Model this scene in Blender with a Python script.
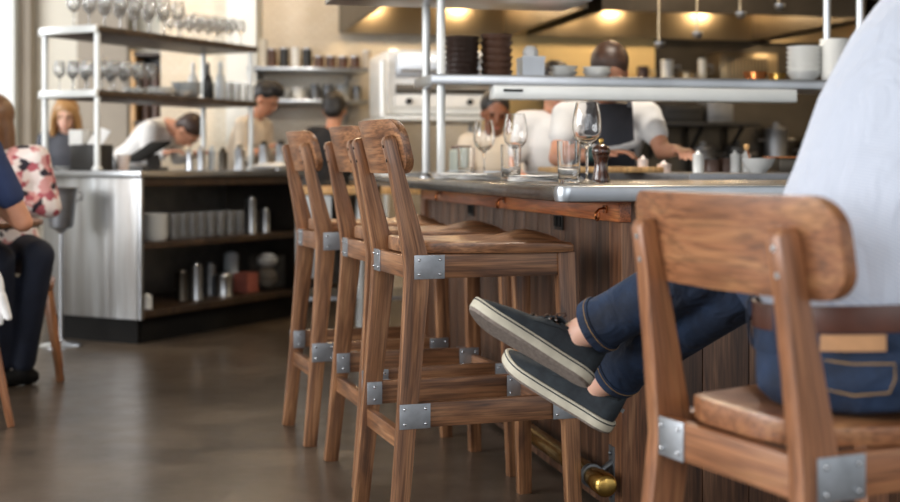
import bpy, bmesh, math, random
from mathutils import Vector, Matrix, Euler
random.seed(7)
for o in list(bpy.data.objects): bpy.data.objects.remove(o)
SC = bpy.context.scene
COL = SC.collection
V = Vector
PI = math.pi
# ---------------------------------------------------------------- camera
FP, HX, HY, CH = 1300.0, 450.0, 165.0, 1.0
cam_d = bpy.data.cameras.new('camera'); cam = bpy.data.objects.new('camera', cam_d); COL.objects.link(cam)
cam.location = (0, 0, CH); cam.rotation_euler = (math.radians(90), 0, 0)
cam_d.sensor_width = 36; cam_d.lens = FP*36/900; cam_d.shift_y = -(251-HY)/900
cam_d.clip_start = .05; cam_d.clip_end = 100
cam_d.dof.use_dof = True; cam_d.dof.focus_distance = 3.3; cam_d.dof.aperture_fstop = 2.6
SC.camera = cam
# ---------------------------------------------------------------- world, lights, exposure
W = bpy.data.worlds.new('world'); SC.world = W; W.use_nodes = True
bg = W.node_tree.nodes['Background']; bg.inputs[0].default_value = (.93, .965, 1, 1); bg.inputs[1].default_value = .85
SC.view_settings.view_transform = 'Standard'; SC.view_settings.look = 'None'
SC.view_settings.exposure = 0.22; SC.view_settings.gamma = 1; SC.view_settings.use_curve_mapping = False
SC.cycles.max_bounces = 10; SC.cycles.transparent_max_bounces = 24; SC.cycles.caustics_reflective = False
SC.cycles.caustics_refractive = False; SC.cycles.sample_clamp_indirect = 6
def area(name, loc, target, sx, sy, power, col):
    l = bpy.data.lights.new(name, 'AREA'); l.shape = 'RECTANGLE'; l.size = sx; l.size_y = sy; l.energy = power; l.color = col
    o = bpy.data.objects.new(name, l); COL.objects.link(o); o.location = loc
    o.rotation_euler = (V(target)-V(loc)).to_track_quat('-Z', 'Y').to_euler(); return o
area('window_daylight', (-5.2, 2.0, 2.0), (0.5, 4.0, .8), 5.0, 2.4, 330, (.97, .98, 1))
area('front_window_daylight', (1.0, -2.2, 2.2), (0.3, 4, .8), 5.0, 2.2, 70, (.97, .98, 1))
area('far_window_daylight', (-5.4, 8.6, 2.4), (-3.0, 11.6, 1.5), 2.6, 1.8, 130, (.95, .97, 1))
# ---------------------------------------------------------------- placing helpers
def at(px, py, d): return V(((px-HX)/FP*d, d, CH-(py-HY)/FP*d))
UA = V((.974, .227, 0)); VA = V((-.227, .974, 0))
def K(u, v, z=0): p = UA*u + VA*v; return V((p.x, p.y, z))
KR = math.atan2(.227, .974)
def v_on_u(u, px):                          # v where the plane u=const is met by image column px
    t = (px-HX)/FP; return (u*.974 - t*u*.227)/(t*.974 + .227)
def u_on_v(v, px):
    t = (px-HX)/FP; return (v*.227 + t*v*.974)/(.974 - t*.227)
# ---------------------------------------------------------------- materials
def srgb(c):
    if isinstance(c, str): c = [int(c[i:i+2], 16)/255 for i in (0, 2, 4)]
    return tuple(x/12.92 if x <= .04045 else ((x+.055)/1.055)**2.4 for x in c) + (1,)
MT = {}
def nm(name):
    m = bpy.data.materials.new(name); m.use_nodes = True; MT[name] = m
    nt = m.node_tree; return m, nt, nt.nodes['Principled BSDF']
def plain(name, c, rough=.5, metal=0, var=.08, scale=12, bump=0, coat=0, spec=.5, sub=0, stretch=None, c2=None, em=None, es=0, aniso=0):
    m, nt, b = nm(name); N, L = nt.nodes, nt.links
    tc = N.new('ShaderNodeTexCoord'); mp = N.new('ShaderNodeMapping'); L.new(tc.outputs['Object'], mp.inputs[0])
    if stretch: mp.inputs['Scale'].default_value = stretch
    nz = N.new('ShaderNodeTexNoise'); nz.inputs['Scale'].default_value = scale; nz.inputs['Detail'].default_value = 5
    L.new(mp.outputs[0], nz.inputs[0])
    rp = N.new('ShaderNodeValToRGB'); a = srgb(c); 
    if c2: e = srgb(c2); s = a
    else: s = tuple(x*(1-var) for x in a[:3])+(1,); e = tuple(min(1, x*(1+var)) for x in a[:3])+(1,)
    rp.color_ramp.elements[0].color = s; rp.color_ramp.elements[1].color = e
    rp.color_ramp.elements[0].position = .3; rp.color_ramp.elements[1].position = .7
    L.new(nz.outputs[0], rp.inputs[0]); L.new(rp.outputs[0], b.inputs['Base Color'])
    b.inputs['Roughness'].default_value = rough; b.inputs['Metallic'].default_value = metal
    b.inputs['Specular IOR Level'].default_value = spec; b.inputs['Coat Weight'].default_value = coat
    b.inputs['Coat Roughness'].default_value = .15
    if sub: b.inputs['Subsurface Weight'].default_value = sub; b.inputs['Subsurface Scale'].default_value = .02
    if bump:
        bp = N.new('ShaderNodeBump'); bp.inputs['Strength'].default_value = bump; bp.inputs['Distance'].default_value = .004
        L.new(nz.outputs[0], bp.inputs['Height']); L.new(bp.outputs[0], b.inputs['Normal'])
    if em: b.inputs['Emission Color'].default_value = srgb(em); b.inputs['Emission Strength'].default_value = es
    return m
def wood(name, dark, mid, light, rough=.36, coat=.25, fine=1.0, tone=0.0):
    m, nt, b = nm(name); N, L = nt.nodes, nt.links
    at_ = N.new('ShaderNodeAttribute'); at_.attribute_name = 'gco'
    oi = N.new('ShaderNodeObjectInfo')
    ad = N.new('ShaderNodeVectorMath'); ad.operation = 'MULTIPLY_ADD'
    L.new(oi.outputs['Random'], ad.inputs[0]); ad.inputs[1].default_value = (3.1, 5.7, 9.3); L.new(at_.outputs['Vector'], ad.inputs[2])
    mp = N.new('ShaderNodeMapping'); mp.inputs['Scale'].default_value = (1, 1, .10); L.new(ad.outputs[0], mp.inputs[0])
    n1 = N.new('ShaderNodeTexNoise'); n1.inputs['Scale'].default_value = 26*fine; n1.inputs['Detail'].default_value = 4; n1.inputs['Distortion'].default_value = 1.2
    L.new(mp.outputs[0], n1.inputs[0])
    mp2 = N.new('ShaderNodeMapping'); mp2.inputs['Scale'].default_value = (1, 1, .03); L.new(ad.outputs[0], mp2.inputs[0])
    n2 = N.new('ShaderNodeTexNoise'); n2.inputs['Scale'].default_value = 210*fine; n2.inputs['Detail'].default_value = 3
    L.new(mp2.outputs[0], n2.inputs[0])
    rp = N.new('ShaderNodeValToRGB'); cr = rp.color_ramp
    cr.elements[0].position = .30; cr.elements[0].color = srgb(dark); cr.elements[1].position = .72; cr.elements[1].color = srgb(light)
    e = cr.elements.new(.5); e.color = srgb(mid)
    L.new(n1.outputs[0], rp.inputs[0])
    mx = N.new('ShaderNodeMix'); mx.data_type = 'RGBA'; mx.blend_type = 'MULTIPLY'; mx.inputs[0].default_value = .7
    r2 = N.new('ShaderNodeValToRGB'); r2.color_ramp.elements[0].position = .36; r2.color_ramp.elements[0].color = (.42, .36, .32, 1)
    r2.color_ramp.elements[1].position = .58; r2.color_ramp.elements[1].color = (1.15, 1.1, 1.05, 1)
    L.new(n2.outputs[0], r2.inputs[0]); L.new(rp.outputs[0], mx.inputs[6]); L.new(r2.outputs[0], mx.inputs[7])
    L.new(mx.outputs[2], b.inputs['Base Color'])
    b.inputs['Roughness'].default_value = rough; b.inputs['Coat Weight'].default_value = coat; b.inputs['Coat Roughness'].default_value = .22
    bp = N.new('ShaderNodeBump'); bp.inputs['Strength'].default_value = .25; bp.inputs['Distance'].default_value = .0008
    L.new(n2.outputs[0], bp.inputs['Height']); L.new(bp.outputs[0], b.inputs['Normal'])
    return m
walnut = wood('walnut', '5a3d2b', '8a6143', 'b0845f')
walnut_warm = wood('walnut_warm', '7a5033', '966544', 'a97b54', rough=.4)
walnut_bar = wood('walnut_bar', '34231a', '543a2a', '735540', rough=.45, coat=.05, fine=.8)
walnut_post = wood('walnut_post', '4d3020', '6f4a32', '8d674a', rough=.45, coat=.05)
copper_wood = wood('copper_wood', '8a4a26', 'b5683a', 'd08a55', rough=.3, coat=.4)
mill_wood = wood('mill_wood', '24110a', '4a2413', '6b3a1f', rough=.15, coat=.9)
steel = plain('steel', 'b9bcc0', .28, 1, .12, 6, stretch=(1, 1, .1))
steel_dull = plain('steel_dull', '8d8f93', .5, 1, .18, 9)
steel_dark = plain('steel_dark', '5a544c', .38, 1, .2, 4)
steel_warm = plain('steel_warm', 'a8977c', .3, 1, .15, 3, stretch=(1, 1, .2))
plate_metal = plain('plate_metal', 'a9aeb4', .42, .9, .14, 30)
screw_metal = plain('screw_metal', 'c9ccd0', .25, 1, .05, 30)
white_metal = plain('white_metal', 'dfe2e0', .3, .15, .04, 8)
enamel = plain('enamel', 'e9e9e6', .22, 0, .03, 10)
china = plain('china', 'e6e6e2', .18, 0, .03, 10, coat=.4)
china_grey = plain('china_grey', 'b9bfc2', .25, 0, .05, 10)
china_dark = plain('china_dark', '33251f', .35, 0, .25, 14)
stone_brown = plain('stone_brown', '5a3f31', .4, 0, .25, 14)
zinc = plain('zinc', '85837f', .26, .92, .16, 7, bump=.06, stretch=(3, 3, 1))
zinc_window_sheen = plain('zinc_window_sheen', 'b4bac0', .30, .85, .08, 7, bump=.04)  # zinc with the window's reflection painted in as a paler tone
brass = plain('brass', 'b08f4e', .27, 1, .22, 12)
copper = plain('copper', 'c07a4a', .22, 1, .1, 10)
iron = plain('iron', '6f7377', .45, .9, .15, 12)
black = plain('black', '121110', .75, 0, .2, 10, spec=.2)
blackish = plain('blackish', '22201e', .35, 0, .2, 10)
rubber = plain('rubber', '1c1c1c', .7, 0, .1, 10)
cream = plain('cream', 'e2dccd', .7, 0, .03, 4)
white_wall = plain('white_wall', 'e4e7e4', .7, 0, .02, 4)
taupe = plain('taupe', 'a79c8d', .7, 0, .05, 4)
kitchen_tile, _nt, _b = nm('kitchen_tile')
def _tile():
    N, L = _nt.nodes, _nt.links
    tc = N.new('ShaderNodeTexCoord'); mp = N.new('ShaderNodeMapping'); mp.inputs['Rotation'].default_value = (PI/2, 0, 0); L.new(tc.outputs['Object'], mp.inputs[0])
    br = N.new('ShaderNodeTexBrick'); br.inputs['Scale'].default_value = 7; br.inputs['Mortar Size'].default_value = .012
    br.inputs['Color1'].default_value = srgb('e6dccb'); br.inputs['Color2'].default_value = srgb('e0d4c0'); br.inputs['Mortar'].default_value = srgb('c4b7a3')
    L.new(mp.outputs[0], br.inputs[0]); L.new(br.outputs[0], _b.inputs['Base Color']); _b.inputs['Roughness'].default_value = .3
_tile()
sage = plain('sage', 'a7aca0', .7, 0, .04, 4)
ochre_wall = plain('ochre_wall', 'd9bd86', .6, 0, .05, 3)
pine = wood('pine', 'b98d55', 'cda36a', 'dbb680', rough=.5)
dark_board = wood('dark_board', '261b14', '3a2a1c', '4d3b28', rough=.5, coat=.05)
paper = plain('paper', 'eeeeec', .6, 0, .02, 10)
linen = plain('linen', 'e8e8e6', .8, 0, .05, 30, bump=.3)
skin = plain('skin', 'c99072', .5, 0, .07, 14, sub=.12)
skin_dark = plain('skin_dark', '8a583e', .5, 0, .08, 14, sub=.1)
skin_pale = plain('skin_pale', 'dcae98', .5, 0, .07, 14, sub=.15)
hair_black = plain('hair_black', '17110e', .45, 0, .4, 60, bump=.5)
hair_brown = plain('hair_brown', '3a2417', .45, 0, .35, 60, bump=.5)
hair_auburn = plain('hair_auburn', '6b4a30', .42, 0, .35, 50, bump=.5, stretch=(3, 3, .4))
hair_blond = plain('hair_blond', '9c7444', .42, 0, .3, 50, bump=.5, stretch=(3, 3, .4))
eye_dark = plain('eye_dark', '1d1512', .2)
lip_col = plain('lip_col', 'a8604f', .45)
cloth_white = plain('cloth_white', 'e2e0dd', .8, 0, .05, 9, bump=.3)
cloth_cream = plain('cloth_cream', 'dccdb8', .8, 0, .06, 9, bump=.3)
cloth_black = plain('cloth_black', '16161a', .85, 0, .2, 14, bump=.3)
cloth_apron = plain('cloth_apron', '43454c', .85, 0, .12, 14, bump=.3)
cloth_navy = plain('cloth_navy', '28375c', .85, 0, .1, 14, bump=.3)
cloth_darkjean = plain('cloth_darkjean', '141b2c', .85, 0, .2, 14, bump=.3)
canvas = plain('canvas', '23292f', .85, 0, .22, 40, bump=.35, c2='353d43')
canvas_edge = plain('canvas_edge', '1c2226', .85, 0, .2, 40)
sole_white = plain('sole_white', 'c9c3b0', .6, 0, .16, 25, bump=.15)
sole_line = plain('sole_line', '20252a', .6)
outsole = plain('outsole', '6d625a', .85, 0, .25, 120, bump=.6, c2='8b8078')
lace = plain('lace', '4a3326', .8, 0, .2, 60)
leather = plain('leather', '4d2a1d', .42, 0, .25, 22, bump=.2)
leather_tan = plain('leather_tan', 'b0835a', .6, 0, .12, 30)
thread = plain('thread', '9a7a4e', .8)
pink_card = plain('pink_card', 'b0675a', .7)
cup_paper = plain('cup_paper', 'e3dcd8', .6, c2='d9b9a4', scale=4)
# floral shirt: voronoi blotches
def _floral():
    m, nt, b = nm('floral'); N, L = nt.nodes, nt.links
    tc = N.new('ShaderNodeTexCoord'); vo = N.new('ShaderNodeTexVoronoi'); vo.inputs['Scale'].default_value = 30
    nz = N.new('ShaderNodeTexNoise'); nz.inputs['Scale'].default_value = 20; mixv = N.new('ShaderNodeVectorMath'); mixv.operation = 'MULTIPLY_ADD'
    L.new(nz.outputs['Color'], mixv.inputs[0]); mixv.inputs[1].default_value = (.05, .05, .05); L.new(tc.outputs['Object'], mixv.inputs[2])
    L.new(tc.outputs['Object'], nz.inputs[0]); L.new(mixv.outputs[0], vo.inputs[0])
    sx = N.new('ShaderNodeSeparateColor'); L.new(vo.outputs['Color'], sx.inputs[0]); rp = N.new('ShaderNodeValToRGB'); rp.color_ramp.interpolation = 'CONSTANT'
    cr = rp.color_ramp; cr.elements[0].color = srgb('e9dad3'); cr.elements[1].position = .35; cr.elements[1].color = srgb('d59a95')
    for p_, c_ in ((.55, 'efe4de'), (.72, '2a2530'), (.86, 'b05a62')): e = cr.elements.new(p_); e.color = srgb(c_)
    L.new(sx.outputs[0], rp.inputs[0]); L.new(rp.outputs[0], b.inputs['Base Color']); b.inputs['Roughness'].default_value = .8
    return m
floral = _floral()
def _denim():
    m, nt, b = nm('denim'); N, L = nt.nodes, nt.links
    tc = N.new('ShaderNodeTexCoord')
    n1 = N.new('ShaderNodeTexNoise'); n1.inputs['Scale'].default_value = 11; n1.inputs['Detail'].default_value = 6; L.new(tc.outputs['Object'], n1.inputs[0])
    n2 = N.new('ShaderNodeTexNoise'); n2.inputs['Scale'].default_value = 350; L.new(tc.outputs['Object'], n2.inputs[0])
    rp = N.new('ShaderNodeValToRGB'); rp.color_ramp.elements[0].position = .32; rp.color_ramp.elements[0].color = srgb('0b1526')
    rp.color_ramp.elements[1].position = .7; rp.color_ramp.elements[1].color = srgb('1e3452'); L.new(n1.outputs[0], rp.inputs[0])
    mx = N.new('ShaderNodeMix'); mx.data_type = 'RGBA'; mx.blend_type = 'MULTIPLY'; mx.inputs[0].default_value = .5
    r2 = N.new('ShaderNodeValToRGB'); r2.color_ramp.elements[0].position = .35; r2.color_ramp.elements[0].color = (.5, .5, .55, 1); r2.color_ramp.elements[1].position = .65; r2.color_ramp.elements[1].color = (1.2, 1.2, 1.2, 1)
    L.new(n2.outputs[0], r2.inputs[0]); L.new(rp.outputs[0], mx.inputs[6]); L.new(r2.outputs[0], mx.inputs[7]); L.new(mx.outputs[2], b.inputs['Base Color'])
    b.inputs['Roughness'].default_value = .85
    n3 = N.new('ShaderNodeTexNoise'); n3.inputs['Scale'].default_value = 9; n3.inputs['Detail'].default_value = 2; n3.inputs['Distortion'].default_value = 1.5
    L.new(tc.outputs['Object'], n3.inputs[0])
    bp = N.new('ShaderNodeBump'); bp.inputs['Strength'].default_value = .55; bp.inputs['Distance'].default_value = .03
    L.new(n3.outputs[0], bp.inputs['Height']); L.new(bp.outputs[0], b.inputs['Normal'])
    return m
denim = _denim()
def _shirt():
    m, nt, b = nm('oxford_shirt'); N, L = nt.nodes, nt.links
    tc = N.new('ShaderNodeTexCoord'); wv = N.new('ShaderNodeTexWave'); wv.inputs['Scale'].default_value = 75; wv.inputs['Distortion'].default_value = .3
    wv.bands_direction = 'DIAGONAL'
    L.new(tc.outputs['Object'], wv.inputs[0]); rp = N.new('ShaderNodeValToRGB'); rp.color_ramp.elements[0].color = srgb('b9c3d6'); rp.color_ramp.elements[1].color = srgb('d2d8e3')
    L.new(wv.outputs[0], rp.inputs[0]); L.new(rp.outputs[0], b.inputs['Base Color']); b.inputs['Roughness'].default_value = .8
    n3 = N.new('ShaderNodeTexNoise'); n3.inputs['Scale'].default_value = 7; n3.inputs['Detail'].default_value = 3; n3.inputs['Distortion'].default_value = 2
    mp = N.new('ShaderNodeMapping'); mp.inputs['Scale'].default_value = (1.5, 1.5, .45); L.new(tc.outputs['Object'], mp.inputs[0]); L.new(mp.outputs[0], n3.inputs[0])
    bp = N.new('ShaderNodeBump'); bp.inputs['Strength'].default_value = .42; bp.inputs['Distance'].default_value = .03
    L.new(n3.outputs[0], bp.inputs['Height']); L.new(bp.outputs[0], b.inputs['Normal'])
    return m
shirt_mat = _shirt()
def _glass(name, c=(1, 1, 1, 1)):
    m, nt, b = nm(name); b.inputs['Transmission Weight'].default_value = 1; b.inputs['Roughness'].default_value = 0
    b.inputs['IOR'].default_value = 1.45; b.inputs['Base Color'].default_value = c; return m
glass = _glass('clear_glass')
def _thin(name, tint, base):
    m, nt, b = nm(name); N, L = nt.nodes, nt.links
    out = N['Material Output']; tr = N.new('ShaderNodeBsdfTransparent'); tr.inputs[0].default_value = tint
    gl = N.new('ShaderNodeBsdfGlossy'); gl.inputs['Roughness'].default_value = .06
    fr = N.new('ShaderNodeFresnel'); fr.inputs[0].default_value = 1.6; ma = N.new('ShaderNodeMath'); ma.inputs[1].default_value = base
    mx = N.new('ShaderNodeMixShader'); L.new(fr.outputs[0], ma.inputs[0]); L.new(ma.outputs[0], mx.inputs[0])
    L.new(tr.outputs[0], mx.inputs[1]); L.new(gl.outputs[0], mx.inputs[2]); L.new(mx.outputs[0], out.inputs[0]); return m
thin_glass = _thin('thin_glass', (.96, .97, .97, 1), .10)
def _bright_haze():  # whitish haze mixed into clear glass so it reads as brightly lit
    nt = thin_glass.node_tree; N, L = nt.nodes, nt.links; out = N['Material Output']; old = out.inputs[0].links[0].from_socket
    tl_ = N.new('ShaderNodeBsdfTranslucent'); df = N.new('ShaderNodeBsdfDiffuse'); a_ = N.new('ShaderNodeMixShader'); L.new(tl_.outputs[0], a_.inputs[1]); L.new(df.outputs[0], a_.inputs[2])
    b_ = N.new('ShaderNodeMixShader'); b_.inputs[0].default_value = .19; L.new(old, b_.inputs[1]); L.new(a_.outputs[0], b_.inputs[2]); L.new(b_.outputs[0], out.inputs[0])
_bright_haze()
def _floor():
    m, nt, b = nm('polished_concrete'); N, L = nt.nodes, nt.links
    tc = N.new('ShaderNodeTexCoord'); n1 = N.new('ShaderNodeTexNoise'); n1.inputs['Scale'].default_value = 1.6; n1.inputs['Detail'].default_value = 8; n1.inputs['Roughness'].default_value = .65
    L.new(tc.outputs['Object'], n1.inputs[0]); rp = N.new('ShaderNodeValToRGB'); rp.color_ramp.elements[0].position = .32; rp.color_ramp.elements[0].color = srgb('3d342c')
    rp.color_ramp.elements[1].position = .7; rp.color_ramp.elements[1].color = srgb('65594c'); L.new(n1.outputs[0], rp.inputs[0]); L.new(rp.outputs[0], b.inputs['Base Color'])
    n2 = N.new('ShaderNodeTexNoise'); n2.inputs['Scale'].default_value = 9; n2.inputs['Detail'].default_value = 6; L.new(tc.outputs['Object'], n2.inputs[0])
    mr = N.new('ShaderNodeMapRange'); mr.inputs['To Min'].default_value = .22; mr.inputs['To Max'].default_value = .42; L.new(n2.outputs[0], mr.inputs[0]); L.new(mr.outputs[0], b.inputs['Roughness'])
    b.inputs['Coat Weight'].default_value = .25; b.inputs['Coat Roughness'].default_value = .2
    bp = N.new('ShaderNodeBump'); bp.inputs['Strength'].default_value = .12; bp.inputs['Distance'].default_value = .004; L.new(n2.outputs[0], bp.inputs['Height']); L.new(bp.outputs[0], b.inputs['Normal'])
    return m
floor_mat = _floor()
def _brushed():
    m, nt, b = nm('brushed_panel'); N, L = nt.nodes, nt.links
    tc = N.new('ShaderNodeTexCoord'); mp = N.new('ShaderNodeMapping'); mp.inputs['Scale'].default_value = (5, 5, .35); L.new(tc.outputs['Object'], mp.inputs[0])
    n1 = N.new('ShaderNodeTexNoise'); n1.inputs['Scale'].default_value = 1.5; n1.inputs['Detail'].default_value = 5; L.new(mp.outputs[0], n1.inputs[0])
    rp = N.new('ShaderNodeValToRGB'); rp.color_ramp.elements[0].position = .3; rp.color_ramp.elements[0].color = srgb('86807a'); rp.color_ramp.elements[1].position = .68; rp.color_ramp.elements[1].color = srgb('c6cacd')
    L.new(n1.outputs[0], rp.inputs[0]); L.new(rp.outputs[0], b.inputs['Base Color']); b.inputs['Metallic'].default_value = .95; b.inputs['Roughness'].default_value = .36
    bp = N.new('ShaderNodeBump'); bp.inputs['Strength'].default_value = .3; bp.inputs['Distance'].default_value = .02; L.new(n1.outputs[0], bp.inputs['Height']); L.new(bp.outputs[0], b.inputs['Normal'])
    return m
brushed = _brushed()
lamp_glow = plain('lamp_glow', 'ffe2b0', .5, em='ffd9a0', es=9)
# ---------------------------------------------------------------- mesh builder
class MB:
    def __init__(s): s.v = []; s.f = []; s.g = []
    def add(s, vs, fs, gs=None, M=None):
        o = len(s.v); 
        if gs is None: gs = vs
        off = V((random.uniform(0, 5), random.uniform(0, 5), random.uniform(0, 5)))
        for p, g in zip(vs, gs):
            p = V(p); s.v.append(M @ p if M else p); s.g.append(V(g)+off)
        s.f += [[i+o for i in f] for f in fs]; return s
    def box(s, c, d, axis=2, M=None):
        x, y, z = (k/2 for k in d); vs = [(c[0]+a*x, c[1]+b*y, c[2]+e*z) for e in (-1, 1) for b in (-1, 1) for a in (-1, 1)]
        fs = [(0, 2, 3, 1), (4, 5, 7, 6), (0, 1, 5, 4), (2, 6, 7, 3), (0, 4, 6, 2), (1, 3, 7, 5)]
        r = {2: (0, 1, 2), 0: (1, 2, 0), 1: (2, 0, 1)}[axis]
        return s.add(vs, fs, [tuple(p[i] for i in r) for p in vs], M)
    def secs(s, S, cap=True):                # list of rings of points, with running length as grain
        n = len(S[0]); vs = []; gs = []; L = 0; pc = None; fs = []
        for ring in S:
            c = sum((V(p) for p in ring), V())/n
            if pc is not None: L += (c-pc).length
            pc = c
            for i, p in enumerate(ring):
                vs.append(V(p)); d = V(p)-c; gs.append((d.x+d.y*.37, d.y-d.x*.4+d.z, L))
        for k in range(len(S)-1):
            for i in range(n): j = (i+1) % n; fs.append((k*n+i, k*n+j, (k+1)*n+j, (k+1)*n+i))
        if cap: fs.append(tuple(reversed(range(n)))); fs.append(tuple((len(S)-1)*n+i for i in range(n)))
        return s.add(vs, fs, gs)
    def bar(s, pts, w, h=None, up=(0, 0, 1)):  # rectangular bar through pts; w,h numbers or lists
        n = len(pts); w = w if isinstance(w, (list, tuple)) else [w]*n; h = w if h is None else (h if isinstance(h, (list, tuple)) else [h]*n); S = []
        for i, p in enumerate(pts):
            p = V(p); t = (V(pts[min(i+1, n-1)])-V(pts[max(i-1, 0)])).normalized(); a = V(up).cross(t)
            a = a.normalized() if a.length > 1e-5 else V((1, 0, 0)); b = t.cross(a)
            S.append([p+a*(x*w[i]/2)+b*(y*h[i]/2) for x, y in ((-1, -1), (1, -1), (1, 1), (-1, 1))])
        return s.secs(S)
    def tube(s, pts, r, n=10, cap=True):
        m = len(pts); r = r if isinstance(r, (list, tuple)) else [r]*m; S = []; a = None
        for i, p in enumerate(pts):
            p = V(p); t = (V(pts[min(i+1, m-1)])-V(pts[max(i-1, 0)])).normalized()
            if a is None: a = t.orthogonal().normalized()
            else: a = (a-t*a.dot(t)).normalized()
            b = t.cross(a); S.append([p+(a*math.cos(q)+b*math.sin(q))*r[i] for q in (2*PI*k/n for k in range(n))])
        return s.secs(S, cap)
    def lathe(s, prof, c=(0, 0, 0), n=20, M=None):
        vs = []; fs = []; m = len(prof)
        for k in range(n):
            a = 2*PI*k/n
            for r, z in prof: vs.append((c[0]+r*math.cos(a), c[1]+r*math.sin(a), c[2]+z))
        for k in range(n):
            j = (k+1) % n
            for i in range(m-1): fs.append((k*m+i, j*m+i, j*m+i+1, k*m+i+1))
        return s.add(vs, fs, None, M)
    def ext(s, poly, z0, z1, M=None):
        n = len(poly); vs = [(x, y, z0) for x, y in poly]+[(x, y, z1) for x, y in poly]
        fs = [tuple(reversed(range(n))), tuple(range(n, 2*n))]+[(i, (i+1) % n, n+(i+1) % n, n+i) for i in range(n)]
        return s.add(vs, fs, None, M)
    def ball(s, c, r, n=14, m=9, R=None):
        r = r if isinstance(r, (tuple, list)) else (r, r, r); S = []
        for j in range(1, m):
            p = PI*j/m; ring = []
            for i in range(n):
                a = 2*PI*i/n; d = V((r[0]*math.sin(p)*math.cos(a), r[1]*math.sin(p)*math.sin(a), -r[2]*math.cos(p)))
                ring.append((R @ d if R else d)+V(c))
            S.append(ring)
        return s.secs(S)
    def mesh(s, name, mat, bevel=0, sharp=35, weld=True, smooth=True):
        me = bpy.data.meshes.new(name); me.from_pydata([tuple(p) for p in s.v], [], s.f)
        a = me.attributes.new('gco', 'FLOAT_VECTOR', 'POINT'); a.data.foreach_set('vector', [x for g in s.g for x in g])
        bm = bmesh.new(); bm.from_mesh(me)
        if weld: bmesh.ops.remove_doubles(bm, verts=bm.verts, dist=1e-5)
        bmesh.ops.recalc_face_normals(bm, faces=bm.faces)
        if bevel:
            ed = [e for e in bm.edges if len(e.link_faces) == 2 and e.calc_face_angle(0) > math.radians(38)]
            bmesh.ops.bevel(bm, geom=ed, offset=bevel, segments=2, affect='EDGES', profile=.6, clamp_overlap=True)
        bm.to_mesh(me); bm.free()
        if smooth: me.shade_smooth(); me.set_sharp_from_angle(angle=math.radians(sharp))
        me.materials.append(mat); return me
    def build(s, name, mat, parent=None, bevel=0, **k):
        o = bpy.data.objects.new(name, s.mesh(name, mat, bevel, **k)); COL.objects.link(o)
        if parent: o.parent = parent
        return o
def tag(o, label=None, cat=None, group=None, kind=None):
    if label: o['label'] = label
    if cat: o['category'] = cat
    if group: o['group'] = group
    if kind: o['kind'] = kind
    return o
def empty(name, loc, rz, label, cat, group=None):
    o = bpy.data.objects.new(name, None); COL.objects.link(o); o.location = loc; o.rotation_euler = (0, 0, rz); o.empty_display_size = .1
    return tag(o, label, cat, group)
def struct(o): o['kind'] = 'structure'; return o
def place(o, loc, rz=0): o.location = loc; o.rotation_euler = (0, 0, rz); return o
def kids(o): return [c for c in bpy.data.objects if c.parent == o]
def copy_tree(o, parent=None):
    ch = kids(o); c = o.copy(); COL.objects.link(c); c.parent = parent
    for k in ch: copy_tree(k, c)
    return c
def again(o, loc, rz=0, label=None, group=None):
    c = copy_tree(o); c.location = loc; c.rotation_euler = (0, 0, rz)
    if label: c['label'] = label
    if group: c['group'] = group
    return c
# ================================================================ SETTING
struct(MB().box((0, 6, -.05), (18, 20, .1)).build('floor', floor_mat))
struct(MB().box((0, 7, 3.35), (18, 18, .1)).build('ceiling', taupe))
# kitchen back wall (far), tiled, aligned with the bar
def kbox(u0, u1, v0, v1, z0, z1, mb=None, ax=2):
    mb = mb or MB(); M = Matrix.Rotation(KR, 4, 'Z'); return mb.box(((u0+u1)/2, (v0+v1)/2, (z0+z1)/2), (u1-u0, v1-v0, z1-z0), ax, M)
struct(kbox(.1, 2.55, 10.0, 10.12, 0, 3.3).build('wall_back', kitchen_tile))
US = u_on_v(10.0, 655)
struct(kbox(2.55, US, 10.0, 10.12, 0, 3.3).build('wall_kitchen', ochre_wall)); struct(kbox(US, 7.0, 10.0, 10.12, 0, 3.3).build('wall_steel', steel_dark))
struct(kbox(6.2, 6.3, 2, 10.0, 0, 3.3).build('wall_right', steel_warm))
# left back wall with pilasters
struct(MB().box((-3.6, 12.2, 1.65), (5.2, .12, 3.3)).build('wall_left_back', cream))
def pil(name, px0, px1, d, mat, dep=.3):
    a = at(px0, 0, d).x; b = at(px1, 0, d).x
    return struct(MB().box(((a+b)/2, d+dep/2, 1.65), (b-a, dep, 3.3)).build(name, mat))
pil('wall_pilaster', -40, 14, 11.8, white_wall, .32)
pil('trim_1', 14, 30, 11.95, taupe, .16)
pil('trim_2', 77, 127, 11.9, taupe, .2)
pil('column', 226, 256, 9.6, white_wall, .4)
struct(MB().box(((at(160, 0, 11.9).x+at(232, 0, 11.9).x)/2, 11.95, 2.75), (at(232, 0, 11.9).x-at(160, 0, 11.9).x, .3, .9)).build('wall_upper', sage))
struct(MB().box((-6.2, 4, 1.65), (.1, 14, 3.3)).build('wall_left', white_wall))
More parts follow.
